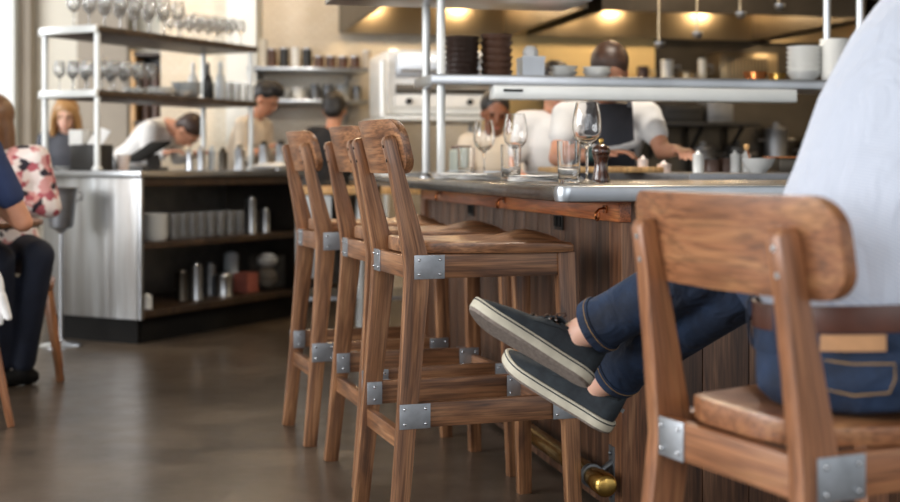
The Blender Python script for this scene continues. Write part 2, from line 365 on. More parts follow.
# ================================================================ BAR
LZ0, LZ1 = .903, .945
def kv(pts): return [tuple((UA*u+VA*v).xy) for u, v in pts]
def slab_round(poly, name, mat, parent, z0, z1, bev):
    return MB().ext(kv(poly), z0, z1).build(name, mat, parent, bevel=bev)
bar = empty('bar_counter', K(1.29, 3.4, 0), 0, 'long walnut panelled bar with a zinc top and brass foot rail', 'bar')
bar_inv = bar.location.copy()
def barpart(mb, name, mat, parent=None, **k):
    for p in mb.v: p -= bar_inv
    o = mb.build(name, mat, parent or bar, **k); return o
VEND = v_on_u(1.29, 428)
top = MB().ext(kv([(1.075, 3.275), (4.6, 3.275), (4.6, 4.5), (1.62, 4.5), (1.62, 6.9), (1.075, 6.9)]), LZ1-.012, LZ1)
barpart(top, 'countertop', zinc)
lip = MB().ext(kv([(1.05, 3.30), (1.08, 3.30), (1.08, 6.9), (1.05, 6.9)]), LZ0, LZ1-.001)
e1 = barpart(lip, 'edge_band', zinc, bevel=.012); tag(e1, 'worn dark zinc edge band along the stools')
M0 = Matrix.Rotation(KR, 4, 'Z')
def arc(cx, cy, r, a0, a1, n=8): return [(cx+r*math.cos(a0+(a1-a0)*i/n), cy+r*math.sin(a0+(a1-a0)*i/n)) for i in range(n+1)]
lip2 = MB().ext(kv([(1.05, 3.299)]+arc(1.085, 3.285, .035, PI, 1.5*PI)+[(4.6, 3.25), (4.6, 3.28), (1.08, 3.28), (1.08, 3.299)]), LZ0-.001, LZ1)
e2 = barpart(lip2, 'edge_band', zinc_window_sheen, bevel=.01); tag(e2, 'zinc edge band wrapping the bar corner, window reflection painted pale')
barpart(kbox(1.10, 4.5, 3.32, 4.45, LZ0-.004, LZ1-.013), 'underlay', walnut_bar)
barpart(kbox(1.10, 1.57, 4.45, 6.85, LZ0-.004, LZ1-.013), 'underlay', walnut_bar)
# panels: vertical boards on both faces
def boards(u0, v0, u1, v1, z0, z1, n, name, mat):
    mb = MB(); a = K(u0, v0); b = K(u1, v1); d = (b-a)/n; t = d.normalized(); nrm = V((t.y, -t.x, 0))
    for i in range(n):
        p = a+d*i+t*.0015; q = a+d*(i+1)-t*.0015; S = []
        for z in (z0, z1): S.append([V((r.x, r.y, z)) for r in (p, q, q-nrm*.02, p-nrm*.02)])
        mb.secs(S)
    return barpart(mb, name, mat, bevel=.0012)
boards(1.29, VEND, 1.29, 3.49, .015, .842, 17, 'side_panel', walnut_bar)
boards(1.38, 3.4, 4.5, 3.4, .015, .842, 22, 'front_panel', walnut_bar)
barpart(kbox(1.33, 4.5, 3.43, 3.5, 0, .1), 'kick_board', blackish)
barpart(kbox(1.33, 1.40, 3.5, VEND, 0, .1), 'kick_board', blackish)
barpart(kbox(1.275, 1.385, 3.385, 3.49, 0, .9), 'corner_post', walnut_post, bevel=.004)
barpart(kbox(1.27, 1.36, VEND, VEND+.08, 0, .9), 'end_post', walnut_post, bevel=.004)
barpart(kbox(1.262, 1.30, 3.375, VEND, .842, .903, ax=1), 'apron_rail', copper_wood, bevel=.003)
barpart(kbox(1.385, 4.5, 3.385, 3.42, .842, .903, ax=0), 'apron_rail', copper_wood, bevel=.003)
barpart(kbox(1.36, 1.40, 3.5, VEND, .1, .9), 'backing', blackish)
barpart(kbox(1.4, 4.5, 3.46, 3.5, .1, .9), 'backing', blackish)
barpart(kbox(1.12, 1.19, 6.7, 6.77, 0, .9), 'end_leg', walnut_post, bevel=.004)
barpart(kbox(1.49, 1.56, 6.7, 6.77, 0, .9), 'end_leg', walnut_post, bevel=.004)
# pass ledge behind
ledge = tag(kbox(1.97, 4.4, 4.52, 5.45, .93, .968).build('pass_ledge', steel_dull, bevel=.004), 'stainless steel kitchen pass ledge behind the bar top', 'worktop')
tag(kbox(2.0, 4.35, 4.6, 5.4, .0, .925).build('pass_cabinet', steel_dark, bevel=.004), 'dark steel base cabinet under the kitchen pass ledge', 'cabinet')
# brass foot rail + bracket
rl = MB().tube([K(1.215, v, .129) for v in (3.36, 4.0, 5.0, 5.85)], .028, 18); r_ = barpart(rl, 'foot_rail', brass); tag(r_, 'aged brass foot rail')
cp = MB().tube([K(1.215, v, .129) for v in (3.33, 3.335, 3.345, 3.40, 3.405)], [.02, .028, .033, .033, .029], 18); barpart(cp, 'rail_cap', brass)
def rail_bracket(v):
    mb = kbox(1.272, 1.288, v-.022, v+.022, .05, .21)
    mb.tube([K(1.28, v, .165), K(1.255, v, .150), K(1.235, v, .135)], [.012, .009, .012], 8)
    mb.tube([K(1.215, v-.01, .129), K(1.215, v+.01, .129)], .034, 16)
    for z in (.07, .19): mb.ball(K(1.27, v, z), .007, 8, 5)
    return barpart(mb, 'rail_bracket', iron, bevel=.002)
for v in (3.46, 4.5, 5.6): rail_bracket(v)
# hooks and outlets
def hook(px):
    v = v_on_u(1.262, px); b = K(1.2605, v, 0)
    hk = empty('bag_hook', b+V((0, 0, .875)), KR, {442: 'small copper bag hook under the bar top nearest the far post', 505: 'copper bag hook under the bar top between the two outlets', 606: 'copper bag hook under the bar top beside the corner post'}[px], 'hook', 'bag hooks under the bar top')
    MB().box((-.002, 0, .0), (.0035, .03, .022)).build('back_plate', copper, hk, bevel=.001)
    MB().tube([(-.004, 0, .004), (-.02, 0, .0), (-.03, 0, -.012)]+[(-.03-.0*k, .018*math.sin(k*.5)*0-.006*k, -.02-.010*math.sin(k*PI/5)) for k in range(6)]+[(-.03, -.03, -.008)], .0035, 8).build('hook_arm', copper, hk)
for px in (442, 505, 606): hook(px)
def outlet(px, z):
    v = v_on_u(1.29, px); o = empty('wall_outlet', K(1.288, v, z), KR, 'black double outlet on the bar panel ' + ('above the seat of the nearest tall stool' if px > 500 else 'behind the middle tall stool'), 'outlet', 'outlets on the bar panel')
    MB().box((-.002, 0, 0), (.006, .085, .055)).build('cover_plate', blackish, o, bevel=.0015)
    for s in (-1, 1): MB().box((-.006, s*.02, 0), (.006, .028, .034)).build('socket', black, o, bevel=.001)
outlet(560, .82); outlet(472, .82)
# ================================================================ STOOLS
def plate(root, c, sx, sz, face, name='corner_plate'):
    # face: 'x+','x-' side plates, 'y-' rear plates
    if face[0] == 'x': s = 1 if face[1] == '+' else -1; mb = MB().box(c, (.003, sx, sz)); off = [(s*.0025, a*sx*.34, b*sz*.3) for a in (-1, 1) for b in (-1, 1)]
    else: s = -1; mb = MB().box(c, (sx, .003, sz)); off = [(a*sx*.34, -.0025, b*sz*.3) for a in (-1, 1) for b in (-1, 1)]
    p = mb.build(name, plate_metal, root, bevel=.0008)
    if sx < .05: off = off[:2]; off = [((0 if face[0] == 'y' else o_[0]), (0 if face[0] == 'x' else o_[1]), (i*2-1)*sz*.28) for i, o_ in enumerate(off)]
    for d in off: MB().ball(V(c)+V(d), (.0042,)*3, 8, 6).build('screw', screw_metal, p)
    return p
def stool(label, loc, ang, drop=0.0, wmat=walnut, b_lean=.080, t_in=.006, Wd=.200, crv=.98, HW=.17):
    S = empty('bar_stool', loc, ang-PI/2, label, 'bar stool', 'walnut bar stools')
    Zs = .727-drop; top = 1.078-drop; zoff = -.028; seat = .80-drop; low = .333-drop*.6
    for sx in (-1, 1):
        # rear leg: curved, one piece from floor to backrest
        zs = [0, .12, .3, .5, Zs-.08 if drop == 0 else .45, Zs, Zs+.05, Zs+.15, Zs+.27, top-.012, top]
        if drop: zs = [0, .1, .22, .36, Zs-.07, Zs, Zs+.05, Zs+.15, Zs+.27, top-.012, top]
        pts = []; w = []; h = []
        for z in zs:
            if z <= Zs: k = 1-z/Zs; y = -.19-.064*k**1.1; x = HW+.030*k; hh = .046+.022*(1-k)**1.6; ww = .034
            else: k = (z-Zs)/(top-Zs); y = -.19-b_lean*k**1.1; x = HW-t_in*k; hh = .068-.032*min(1, k*1.3); ww = .034
            pts.append((sx*x, y, z)); w.append(hh); h.append(ww)
        w[-1] *= .55; h[-1] *= .8
        MB().bar(pts, w, h, up=(1, 0, 0)).build('rear_leg', wmat, S, bevel=.004)
        MB().bar([(sx*(HW+.02), .258, 0), (sx*HW, .238, Zs+.032)], [.040, .052], [.034, .036], up=(1, 0, 0)).build('front_leg', wmat, S, bevel=.003)
        MB().bar([(sx*HW, -.175, Zs), (sx*HW, .225, Zs)], .026, .063).build('seat_rail', wmat, S, bevel=.002)
        zl = low; kl = 1-zl/Zs; xl = HW+.030*kl
        MB().bar([(sx*xl, -.20-.064*kl**1.1, zl), (sx*(HW+.02*kl), .245, zl)], .022, .066).build('side_stretcher', wmat, S, bevel=.002)
        # plates
        plate(S, (sx*(HW+.0185), -.160, Zs), .085, .064, 'x+' if sx > 0 else 'x-')
        plate(S, (sx*(xl+.0185), -.205, zl), .085, .066, 'x+' if sx > 0 else 'x-')
        plate(S, (sx*(HW+.02*kl+.0185), .228, zl), .070, .066, 'x+' if sx > 0 else 'x-')
        if sx < 0:
            plate(S, (-HW+.053, -.2240, Zs), .068, .062, 'y-')
            plate(S, (-xl+.0185, -.218, zl), .045, .066, 'x+')
            plate(S, (-(HW+.02*kl)+.0185, .228, zl), .070, .066, 'x+')
    MB().bar([(-HW, -.2105, Zs), (HW, -.2105, Zs)], .024, .06).build('seat_rail', wmat, S, bevel=.002)
    MB().bar([(-HW, .238, Zs), (HW, .238, Zs)], .024, .06).build('seat_rail', wmat, S, bevel=.002)
    kr = 1-(low-.07)/Zs; yr = -.19-.064*kr**1.1
    MB().bar([(-HW-.030*kr, yr, low-.07), (HW+.030*kr, yr, low-.07)], .022, .05).build('rear_stretcher', wmat, S, bevel=.002)
    MB().bar([(-HW-.01, .248, low-.02), (HW+.01, .248, low-.02)], .024, .058).build('foot_rest', wmat, S, bevel=.002)
    # saddle seat
    n, m = 22, 22; vt = []; vb = []; mb = MB(); rows = []
    def zt(a, b):    # a -1..1 across, b 0..1 rear to front
        dish = -.016*(1-abs(a)**2.2)*math.exp(-((b-.42)/.26)**2)
        pom = .018*math.exp(-(a/.30)**2)*math.exp(-((b-.82)/.15)**2)
        edge = -.012*abs(a)**6-.010*(b**10)
        thigh = -.010*math.exp(-((abs(a)-.55)/.25)**2)*math.exp(-((b-.9)/.2)**2)
        return seat+dish+pom+edge+thigh
    for j in range(m+1):
        b = j/m; r = []
        for i in range(n+1):
            a = -1+2*i/n; e = 1-.10*max(0, abs(a)-.7)/.3
            hw = .150+.062*math.sin(min(1, b*1.35)*PI/2); y = -.205+.472*b
            if b > .9: hw -= .012*((b-.9)/.1)**2
            y += -.012*(abs(a)**4)*b + .05*(abs(a)**4)*(1-b)**2
            r.append((a*hw, y, a, b))
        rows.append(r)
    vs = [(x, y, zt(a, b)) for r in rows for x, y, a, b in r]+[(x*(.985), y, seat-.040) for r in rows for x, y, a, b in r]
    N_ = (n+1)*(m+1); fs = []
    for j in range(m):
        for i in range(n):
            q = j*(n+1)+i; fs.append((q, q+1, q+n+2, q+n+1)); fs.append((N_+q, N_+q+n+1, N_+q+n+2, N_+q+1))
    ring = [i for i in range(n+1)]+[j*(n+1)+n for j in range(1, m+1)]+[m*(n+1)+i for i in range(n-1, -1, -1)]+[j*(n+1) for j in range(m-1, 0, -1)]
    for k in range(len(ring)): a, b = ring[k], ring[(k+1) % len(ring)]; fs.append((a, N_+a, N_+b, b))
    mb.add(vs, fs, [(p[0], p[2], p[1]) for p in vs]); mb.build('seat', wmat, S, bevel=.005)
    # curved backrest panel
    H, r, t = .146, .048, .022; zc = top-.012-.016; xs = [-Wd+ (1-math.cos(PI/2*k/6))*r for k in range(7)]+[-Wd+r+(2*Wd-2*r)*k/12 for k in range(1, 12)]+[Wd-(1-math.cos(PI/2*k/6))*r for k in range(6, -1, -1)]
    def hh(x):
        q = abs(x)-(Wd-r); return H/2 if q <= 0 else H/2-r+math.sqrt(max(0, r*r-q*q))
    def yb(x, z): return -.19-b_lean*((z-Zs)/(top-Zs))**1.1+.010+crv*x*x-crv*.165**2+.004
    S_ = []; gs = []; vs = []; fs = []
    for x in xs:
        for k in range(5):
            z = zc-hh(x)+2*hh(x)*k/4; vs.append((x, yb(x, z)+t, z))
        for k in range(4, -1, -1):
            z = zc-hh(x)+2*hh(x)*k/4; vs.append((x, yb(x, z), z))
    for i in range(len(xs)-1):
        for k in range(10): q = (k+1) % 10; fs.append((i*10+k, i*10+q, (i+1)*10+q, (i+1)*10+k))
    fs.append(tuple(range(10))); fs.append(tuple((len(xs)-1)*10+k for k in range(9, -1, -1)))
    MB().add(vs, fs, [(p[2], p[1], p[0]) for p in vs]).build('backrest', wmat, S, bevel=.003)
    for sx in (-1, 1):
        for z in (top-.028, top-.066):
            k = (z-Zs)/(top-Zs); y = -.19-b_lean*k**1.1-.5*(.068-.032*min(1, k*1.3))
            MB().tube([(sx*(HW-t_in*k), y+.004, z), (sx*(HW-t_in*k), y-.0015, z+.0)], .005, 8).build('bolt', screw_metal if drop else black, S)
    return S
A22 = math.radians(18)
sA = stool('tall walnut bar stool nearest the camera, shoes crossed by its front leg', (.039, 3.706, 0), A22)
sB = again(sA, (-.100, 4.285, 0), A22-PI/2, 'middle one of the three tall walnut bar stools in a row')
sC = again(sA, (-.318, 4.885, 0), A22-PI/2, 'farthest tall walnut bar stool, beside the open steel shelving')
sD = stool('low walnut bar stool under the man in blue jeans', (.610, 2.06, 0), math.radians(24.6), drop=.165, wmat=walnut_warm, b_lean=.055, t_in=.006, Wd=.250, HW=.178, crv=.6)
# ================================================================ BODIES
def remesh(name, prims, voxel, mat, parent=None, smooth=4, disp=0):
    mb = MB()
    for p in prims:
        if p[0] == 'c':                      # capsule p0 p1 r0 r1
            p0, p1, r0, r1 = V(p[1]), V(p[2]), p[3], p[4]; ax = (p1-p0); L = ax.length
            ax = ax.normalized() if L > 1e-6 else V((0, 0, 1)); pts = []; rs = []
            for k in range(1, 5): a = PI/2*(1-k/4); pts.append(p0-ax*r0*math.sin(a)); rs.append(max(.0015, r0*math.cos(a)))
            if L > .12:
                for k in (1, 2): pts.append(p0+ax*L*k/3); rs.append(r0+(r1-r0)*k/3)
            for k in range(0, 4): a = PI/2*k/4; pts.append(p1+ax*r1*math.sin(a)); rs.append(max(.0015, r1*math.cos(a)))
            mb.tube(pts, rs, 14)
        elif p[0] == 'e': mb.ball(p[1], p[2], 20, 14, p[3] if len(p) > 3 else None)
        elif p[0] == 'l':                    # loft of ellipses: list (center, rx, ry), x axis dir
            xa = V(p[2]).normalized(); S = []; sec = p[1]; n = len(sec)
            for i, (c, rx, ry) in enumerate(sec):
                t = (V(sec[min(i+1, n-1)][0])-V(sec[max(i-1, 0)][0])).normalized(); x = (xa-t*xa.dot(t)).normalized(); y = t.cross(x)
                S.append([V(c)+x*rx*math.cos(a)+y*ry*math.sin(a) for a in (2*PI*k/22 for k in range(22))])
            mb.secs(S)
    me = mb.mesh(name, mat, weld=False); o = bpy.data.objects.new(name, me); COL.objects.link(o)
    m = o.modifiers.new('r', 'REMESH'); m.mode = 'VOXEL'; m.voxel_size = voxel; m.use_smooth_shade = True
    s = o.modifiers.new('s', 'SMOOTH'); s.factor = .5; s.iterations = smooth
    dg = bpy.context.evaluated_depsgraph_get(); me2 = bpy.data.meshes.new_from_object(o.evaluated_get(dg)); me2.name = name
    o.modifiers.clear(); o.data = me2; bpy.data.meshes.remove(me)
    if not me2.materials: me2.materials.append(mat)
    me2.shade_smooth()
    if parent: o.parent = parent
    return o
def hand(wr, d, palm, side, curl=.6, sc=1.0):
    d = V(d).normalized(); palm = V(palm); palm = (palm-d*palm.dot(d)).normalized(); x = d.cross(palm)*side
    P = []; c = wr+d*.045*sc
    for k in range(4): P.append(('c', wr+d*.012+x*(k-1.5)*.012*sc, wr+d*.08*sc+x*(k-1.5)*.021*sc, .014*sc, .0115*sc))
    for k, L in enumerate((.07, .08, .075, .058)):
        b = wr+d*.085*sc+x*(1.5-k)*.021*sc*1.0; q = curl*(1+.1*k)
        d1 = (d*math.cos(q*.5)+palm*math.sin(q*.5)); d2 = (d*math.cos(q*1.3)+palm*math.sin(q*1.3))
        m = b+d1*L*.5*sc; P.append(('c', b, m, .0092*sc, .0085*sc)); P.append(('c', m, m+d2*L*.5*sc, .0085*sc, .007*sc))
    t0 = wr+d*.02*sc+x*.026*sc; t1 = t0+(d*.6+x*.7+palm*.2).normalized()*.042*sc; P.append(('c', t0, t1, .014*sc, .0105*sc)); P.append(('c', t1, t1+(d*.9+x*.2+palm*.3).normalized()*.034*sc, .0105*sc, .008*sc))
    return P
def figure(name, label, loc, J, sk, shirt, trouser, hair, hairstyle='short', sleeve=.55, voxel=.014, shoes=black, group=None, female=False, face=True):
    """J: joints in metres relative to loc; head dir 'F' is the way the face looks"""
    R = empty(name, loc, 0, label, 'person', group)
    g = {k: V(v) for k, v in J.items()}
    pel, nk, hd = g['pel'], g['nk'], g['hd']; F = g['F'].normalized(); up = (hd-nk).normalized(); F = (F-up*F.dot(up)*.3).normalized()
    U = (up-F*up.dot(F)).normalized(); Rr = F.cross(U)                       # right-hand side of the head
    RH = Matrix((Rr, F, U)).transposed()
    sx = (g['sr']-g['sl']); sxn = sx.normalized(); W_ = sx.length/2
    ch = (g['sl']+g['sr'])/2-(nk-pel).normalized()*.10; wa = pel.lerp(ch, .45); hr = .155 if not female else .165
    def torso(e): return [('l', [(pel-(ch-pel).normalized()*.09, hr*.8+e, .10+e), (pel, hr+e, .125+e), (wa, .135+e, .10+e), (ch, W_*.95+e, .118+e), (ch.lerp(nk, .55), W_*.92+e, .10+e), (ch.lerp(nk, .92), W_*.5+e, .07+e)], sxn),
                          ('c', g['sl'], g['sr'], .058+e, .058+e)]
    body = torso(-.012)+[('c', nk-up*.03, hd-up*.05, .055, .052),
        ('e', hd+U*.018-F*.008, (.076, .094, .098), RH), ('e', hd-U*.045+F*.02, (.058, .066, .072), RH), ('e', hd-U*.095+F*.05, (.028, .026, .022), RH),
        ('e', hd-U*.012+F*.095, (.011, .016, .022), RH), ('e', hd-U*.03+F*.103, (.015, .012, .010), RH), ('e', hd+U*.018+F*.078, (.05, .016, .012), RH),
        ('e', hd-U*.066+F*.082, (.026, .010, .009), RH), ('e', hd-U*.012+Rr*.077, (.009, .017, .03), RH), ('e', hd-U*.012-Rr*.077, (.009, .017, .03), RH)]
    for s in 'lr':
        S, E, Wt = g['s'+s], g['e'+s], g['w'+s]; body += [('c', S, E, .047, .039), ('c', E, Wt, .040, .027)]
        hdr = g.get('h'+s, (Wt-E)); pm = g.get('p'+s, V((0, 0, -1))); body += hand(Wt, hdr, pm, 1 if s == 'l' else -1)
        H, Kn, An = g['hip'+s], g['kn'+s], g['an'+s]; body += [('c', H, Kn, .083, .055), ('c', Kn, An, .055, .036), ('c', An, An+V((0, 0, -.03)), .036, .034)]
    remesh('body', body, voxel*.72, sk, R, 3)
    sh = torso(.010)
    for s in 'lr':
        S, E, Wt = g['s'+s], g['e'+s], g['w'+s]
        if sleeve <= 1: sh.append(('c', S, S.lerp(E, sleeve), .064, .060))
        else: sh += [('c', S, E, .064, .054), ('c', E, E.lerp(Wt, sleeve-1), .054, .044)]
    remesh('shirt', sh, voxel, shirt, R, 5)
    tr = [('l', [(pel-(ch-pel).normalized()*.09, hr*.85+.004, .11), (pel+(ch-pel)*.12, hr+.016, .14)], sxn)]
    for s in 'lr':
        H, Kn, An = g['hip'+s], g['kn'+s], g['an'+s]; tr += [('c', pel.lerp(H, .6), H, .11, .10), ('c', H, Kn, .098, .070), ('c', Kn, Kn.lerp(An, .96), .070, .056)]
    remesh('trousers', tr, voxel, trouser, R, 5)
    for s in 'lr':
        An = g['an'+s]; td = g.get('t'+s, V((F.x, F.y, 0))).normalized(); mb = [('c', An+V((0, 0, -.02)), An+V((0, 0, -.045)), .042, .042), ('c', An+V((0, 0, -.052)), An+td*.15+V((0, 0, -.06)), .038, .034), ('c', An-td*.04+V((0, 0, -.055)), An+V((0, 0, -.055)), .036, .036)]
        remesh('shoe', mb, .011, shoes, R, 3)
    # hair
    hp = [('e', hd+U*.040-F*.022, (.086, .098, .090), RH), ('e', hd-U*.0-F*.052, (.076, .058, .085), RH)]
    if hairstyle == 'long':
        hp += [('e', hd+U*.03-F*.02, (.094, .104, .098), RH), ('l', [(hd+U*.02-F*.04, .088, .07), (hd-U*.08-F*.055, .095, .06), (hd-U*.20-F*.06, .095, .045), (hd-U*.30-F*.05, .06, .03)], Rr)]
        for s in (-1, 1): hp.append(('l', [(hd+U*.06+Rr*s*.06+F*.03, .03, .03), (hd-U*.03+Rr*s*.088+F*.02, .024, .04), (hd-U*.16+Rr*s*.092+F*.02, .028, .038), (hd-U*.27+Rr*s*.088+F*.03, .018, .022)], Rr))
    if hairstyle == 'bun': hp.append(('e', hd+U*.10-F*.08, (.04, .04, .04), RH))
    if hairstyle == 'quiff': hp += [('e', hd+U*.115+F*.02, (.06, .075, .032), RH), ('e', hd+U*.09+F*.075, (.04, .03, .025), RH)]
    remesh('hair', hp, .011, hair, R, 3)
    if face:
        for s in (-1, 1):
            MB().ball(hd+U*.002+F*.087+Rr*s*.030, (.010, .007, .0065), 10, 6, RH).build('eye', eye_dark, R)
            MB().ball(hd+U*.022+F*.092+Rr*s*.031, (.017, .005, .004), 10, 6, RH).build('eyebrow', hair, R)
        MB().ball(hd-U*.066+F*.091, (.020, .005, .005), 10, 6, RH).build('lips', lip_col, R)
    return R
def standing(h=1.72, face=(0, -1), lean=0.0, headtilt=0.0, arms=None, turn=0):
    """joints of a standing person whose front is `face`; lean metres forward at the neck"""
    f = V((face[0], face[1], 0)).normalized(); r = V((f.y, -f.x, 0)); k = h/1.75; Z = V((0, 0, 1))
    J = dict(pel=Z*.95*k-f*lean*.25, nk=Z*(1.47*k-lean*.25)+f*lean, F=f+Z*(-headtilt))
    J['hd'] = J['nk']+Z*.155*k+f*(.03+headtilt*.09)
    for s, q in (('l', -1), ('r', 1)):
        J['s'+s] = J['nk']+r*q*.175*k-Z*.05; J['hip'+s] = J['pel']+r*q*.09-Z*.05; J['kn'+s] = Z*.5*k+r*q*.10+f*.02; J['an'+s] = Z*.09+r*q*.11
        J['e'+s] = J['s'+s]+r*q*.06-Z*.25*k+f*.06; J['w'+s] = J['e'+s]+f*.22-Z*.06-r*q*.07
    if arms: J.update(arms(J, f, r, Z))
    return J
# ---------------------------------------------------------------- the man on the low stool
MO = V((.605, 2.05, 0))
man = empty('man', MO, 0, 'person in pale blue shirt, belt and blue jeans on the low stool, legs crossed', 'person')
man.name = 'person'
def rel(p): return V(p)-MO
hipL, hipR = V((.59, 2.08, .742)), V((.77, 2.03, .742))
knL, knR = V((.60, 2.58, .845)), V((.65, 2.55, .825))
h1 = at(588, 387, 2.76); t1 = at(478, 320, 2.80); u1 = V((.36, .33, .82)); h2 = at(609, 433, 2.95); t2 = at(506, 366, 3.06); u2 = V((.42, -.12, .85))
def ankle_of(h, t, u, a=.074, b=.082): X = (t-h).normalized(); Z_ = (u-X*u.dot(X)).normalized(); return h+X*a+Z_*b, X, Z_
anL, ft1, uz1 = ankle_of(h1, t1, u1); anR, ft2, uz2 = ankle_of(h2, t2, u2)
pel = V((.68, 2.04, .75)); nk = V((.965, 2.17, 1.31)); hd = V((1.02, 2.24, 1.47))
shL, shR = V((.80, 2.20, 1.215)), V((1.12, 2.08, 1.25)); wax = (shR-shL).normalized()
elL, elR = V((.84, 2.50, 1.02)), V((1.2, 2.4, 1.04)); wrL, wrR = V((.98, 2.70, .93)), V((1.1, 2.66, .95))
P_ = [('l', [(pel-V((0, 0, .04)), .15, .10), (V((.73, 2.05, .87)), .13, .10), (V((.80, 2.09, 1.02)), .15, .105), (V((.88, 2.12, 1.17)), .16, .10), (V((.95, 2.15, 1.27)), .09, .07)], wax),
      ('c', nk-V((0, 0, .05)), hd-V((0, 0, .06)), .056, .054), ('e', hd+V((0, 0, .02)), (.078, .096, .1)), ('e', hd+V((0, .03, -.05)), (.056, .062, .07)), ('e', hd+V((0, .105, -.02)), (.012, .018, .022)),
      ('e', hd+V((.078, 0, -.01)), (.009, .017, .03)), ('e', hd+V((-.078, 0, -.01)), (.009, .017, .03)), ('e', hd+V((0, .085, -.065)), (.026, .012, .01)),
      ('c', shL, elL, .047, .04), ('c', elL, wrL, .04, .028), ('c', shR, elR, .047, .04), ('c', elR, wrR, .04, .028),
      ('c', hipL, knL, .08, .055), ('c', hipR, knR, .08, .055), ('c', knL, anL, .052, .037), ('c', knR, anR, .052, .038)]
for A_, f_, z_ in ((anL, ft1, uz1), (anR, ft2, uz2)):
    P_ += [('c', A_, A_-z_*.03, .036, .030), ('c', A_-z_*.045, A_-z_*.048+f_*.11, .022, .018), ('c', A_-z_*.01+f_*.01, A_-z_*.035+f_*.06, .028, .022), ('e', A_-z_*.005+V((0, -.03, 0)), (.012, .012, .014))]
P_ += hand(wrL, (.5, .6, -.3), (0, 0, -1), 1)+hand(wrR, (-.3, .6, -.3), (0, 0, -1), -1)
def shift(pr):
    out = []
    for p in pr:
        if p[0] == 'c': out.append(('c', rel(p[1]), rel(p[2]), p[3], p[4]))
        elif p[0] == 'e': out.append(('e', rel(p[1]))+tuple(p[2:]))
        else: out.append(('l', [(rel(c), a, b) for c, a, b in p[1]], p[2]))
    return out
remesh('body', shift(P_), .008, skin_pale, man, 3)
# shirt
SH = [('l', [(V((.665, 2.033, .765)), .178, .140), (V((.667, 2.033, .795)), .183, .153), (V((.672, 2.038, .83)), .184, .150), (V((.725, 2.06, .93)), .192, .142), (V((.785, 2.09, 1.03)), .210, .145), (V((.850, 2.12, 1.13)), .215, .140), (V((.915, 2.15, 1.225)), .20, .115), (V((.955, 2.16, 1.29)), .11, .085)], wax),
      ('c', shL, elL, .070, .062), ('c', elL, elL.lerp(wrL, .7), .060, .045), ('c', shR, elR, .070, .062), ('c', elR, elR.lerp(wrR, .7), .060, .045),
      ('c', shL+V((.02, 0, 0)), shR, .075, .075), ('e', V((.70, 2.16, 1.08)), (.05, .05, .10))]
SHs = [s for s in SH if not (s[0] == 'e')]
remesh('shirt', shift(SHs), .009, shirt_mat, man, 6)
# jeans
JE = [('l', [(V((.675, 2.02, .645)), .170, .150), (V((.672, 2.02, .672)), .194, .165), (V((.668, 2.027, .71)), .190, .155), (V((.664, 2.030, .775)), .178, .145)], wax*1.0),
      ('e', V((.60, 1.995, .700)), (.10, .10, .052)), ('e', V((.755, 1.955, .700)), (.10, .10, .052)),
      ('c', hipL, knL, .085, .082), ('c', hipR, knR, .085, .085)]
cL = anL+(knL-anL).normalized()*.052; cR = anR+(knR-anR).normalized()*.066
JE += [('l', [(cL, .058, .058), (cL.lerp(knL, .15), .058, .056), (cL.lerp(knL, .5), .066, .064), (cL.lerp(knL, .85), .076, .074), (knL, .082, .082)], (0, 1, 0)),
       ('l', [(cR, .060, .060), (cR.lerp(knR, .15), .060, .058), (cR.lerp(knR, .5), .068, .066), (cR.lerp(knR, .85), .078, .076), (knR, .085, .085)], (0, 1, 0))]
je = remesh('jeans', shift(JE), .0075, denim, man, 4)
def ring_band(mb, c, n, r, t, w, seg=40, xa=(0, 1, 0)):
    pass
for c, k, r in ((cL, knL, .0585), (cR, knR, .0605)):
    ax = (k-c).normalized(); a = ax.orthogonal().normalized(); b = ax.cross(a); mb = MB()
    prof = [(r-.007, .0), (r+.0015, -.001), (r+.003, .006), (r+.003, .022), (r+.001, .026), (r-.006, .026)]
    M = Matrix((a, b, ax)).transposed().to_4x4(); M.translation = rel(c)-ax*.004
    hem = mb.lathe(prof, n=30, M=M).build('hem', denim, je)
    st = MB().tube([M @ V(((r+.0032)*math.cos(q), (r+.0032)*math.sin(q), .020)) for q in (2*PI*i/40 for i in range(41))], .0009, 5).build('hem_stitching', thread, je)
# belt with loops and patch: elliptical ring around the waist
def ell(th, z, e=0):
    y = wax.cross(V((0, 0, 1))); y = V((-wax.y, wax.x, 0)).normalized(); x = V((wax.x, wax.y, 0)).normalized()
    return V((.663, 2.030, 0))+x*math.cos(th)*(.182+e)+y*math.sin(th)*(.151+e)+V((0, 0, z+.012*math.cos(th)))
BZ = .776
mb = MB(); S = []
for i in range(64):
    th = 2*PI*i/64; S.append([rel(ell(th, BZ-.020, .001)), rel(ell(th, BZ-.020, .006)), rel(ell(th, BZ+.020, .006)), rel(ell(th, BZ+.020, .001))])
S.append(S[0]); mb.secs(S, cap=False); belt = mb.build('belt', leather, man, bevel=.001)
mb = MB(); S = []
for i in range(64):
    th = 2*PI*i/64; S.append([rel(ell(th, BZ-.055, .0)), rel(ell(th, BZ-.055, .004)), rel(ell(th, BZ-.012, .004)), rel(ell(th, BZ-.012, .0))])
S.append(S[0]); mb.secs(S, cap=False); mb.build('waistband', denim, je, bevel=.001)
for th in (-2.95, -2.35, -1.05, -.4, .6, 2.4):
    MB().bar([rel(ell(th, BZ-.05, .006)), rel(ell(th, BZ-.02, .011)), rel(ell(th, BZ+.018, .012)), rel(ell(th, BZ+.028, .006))], .003, .013, up=tuple(ell(th, 0)-ell(th+.1, 0))).build('belt_loop', denim, je)
mb = MB(); S = []
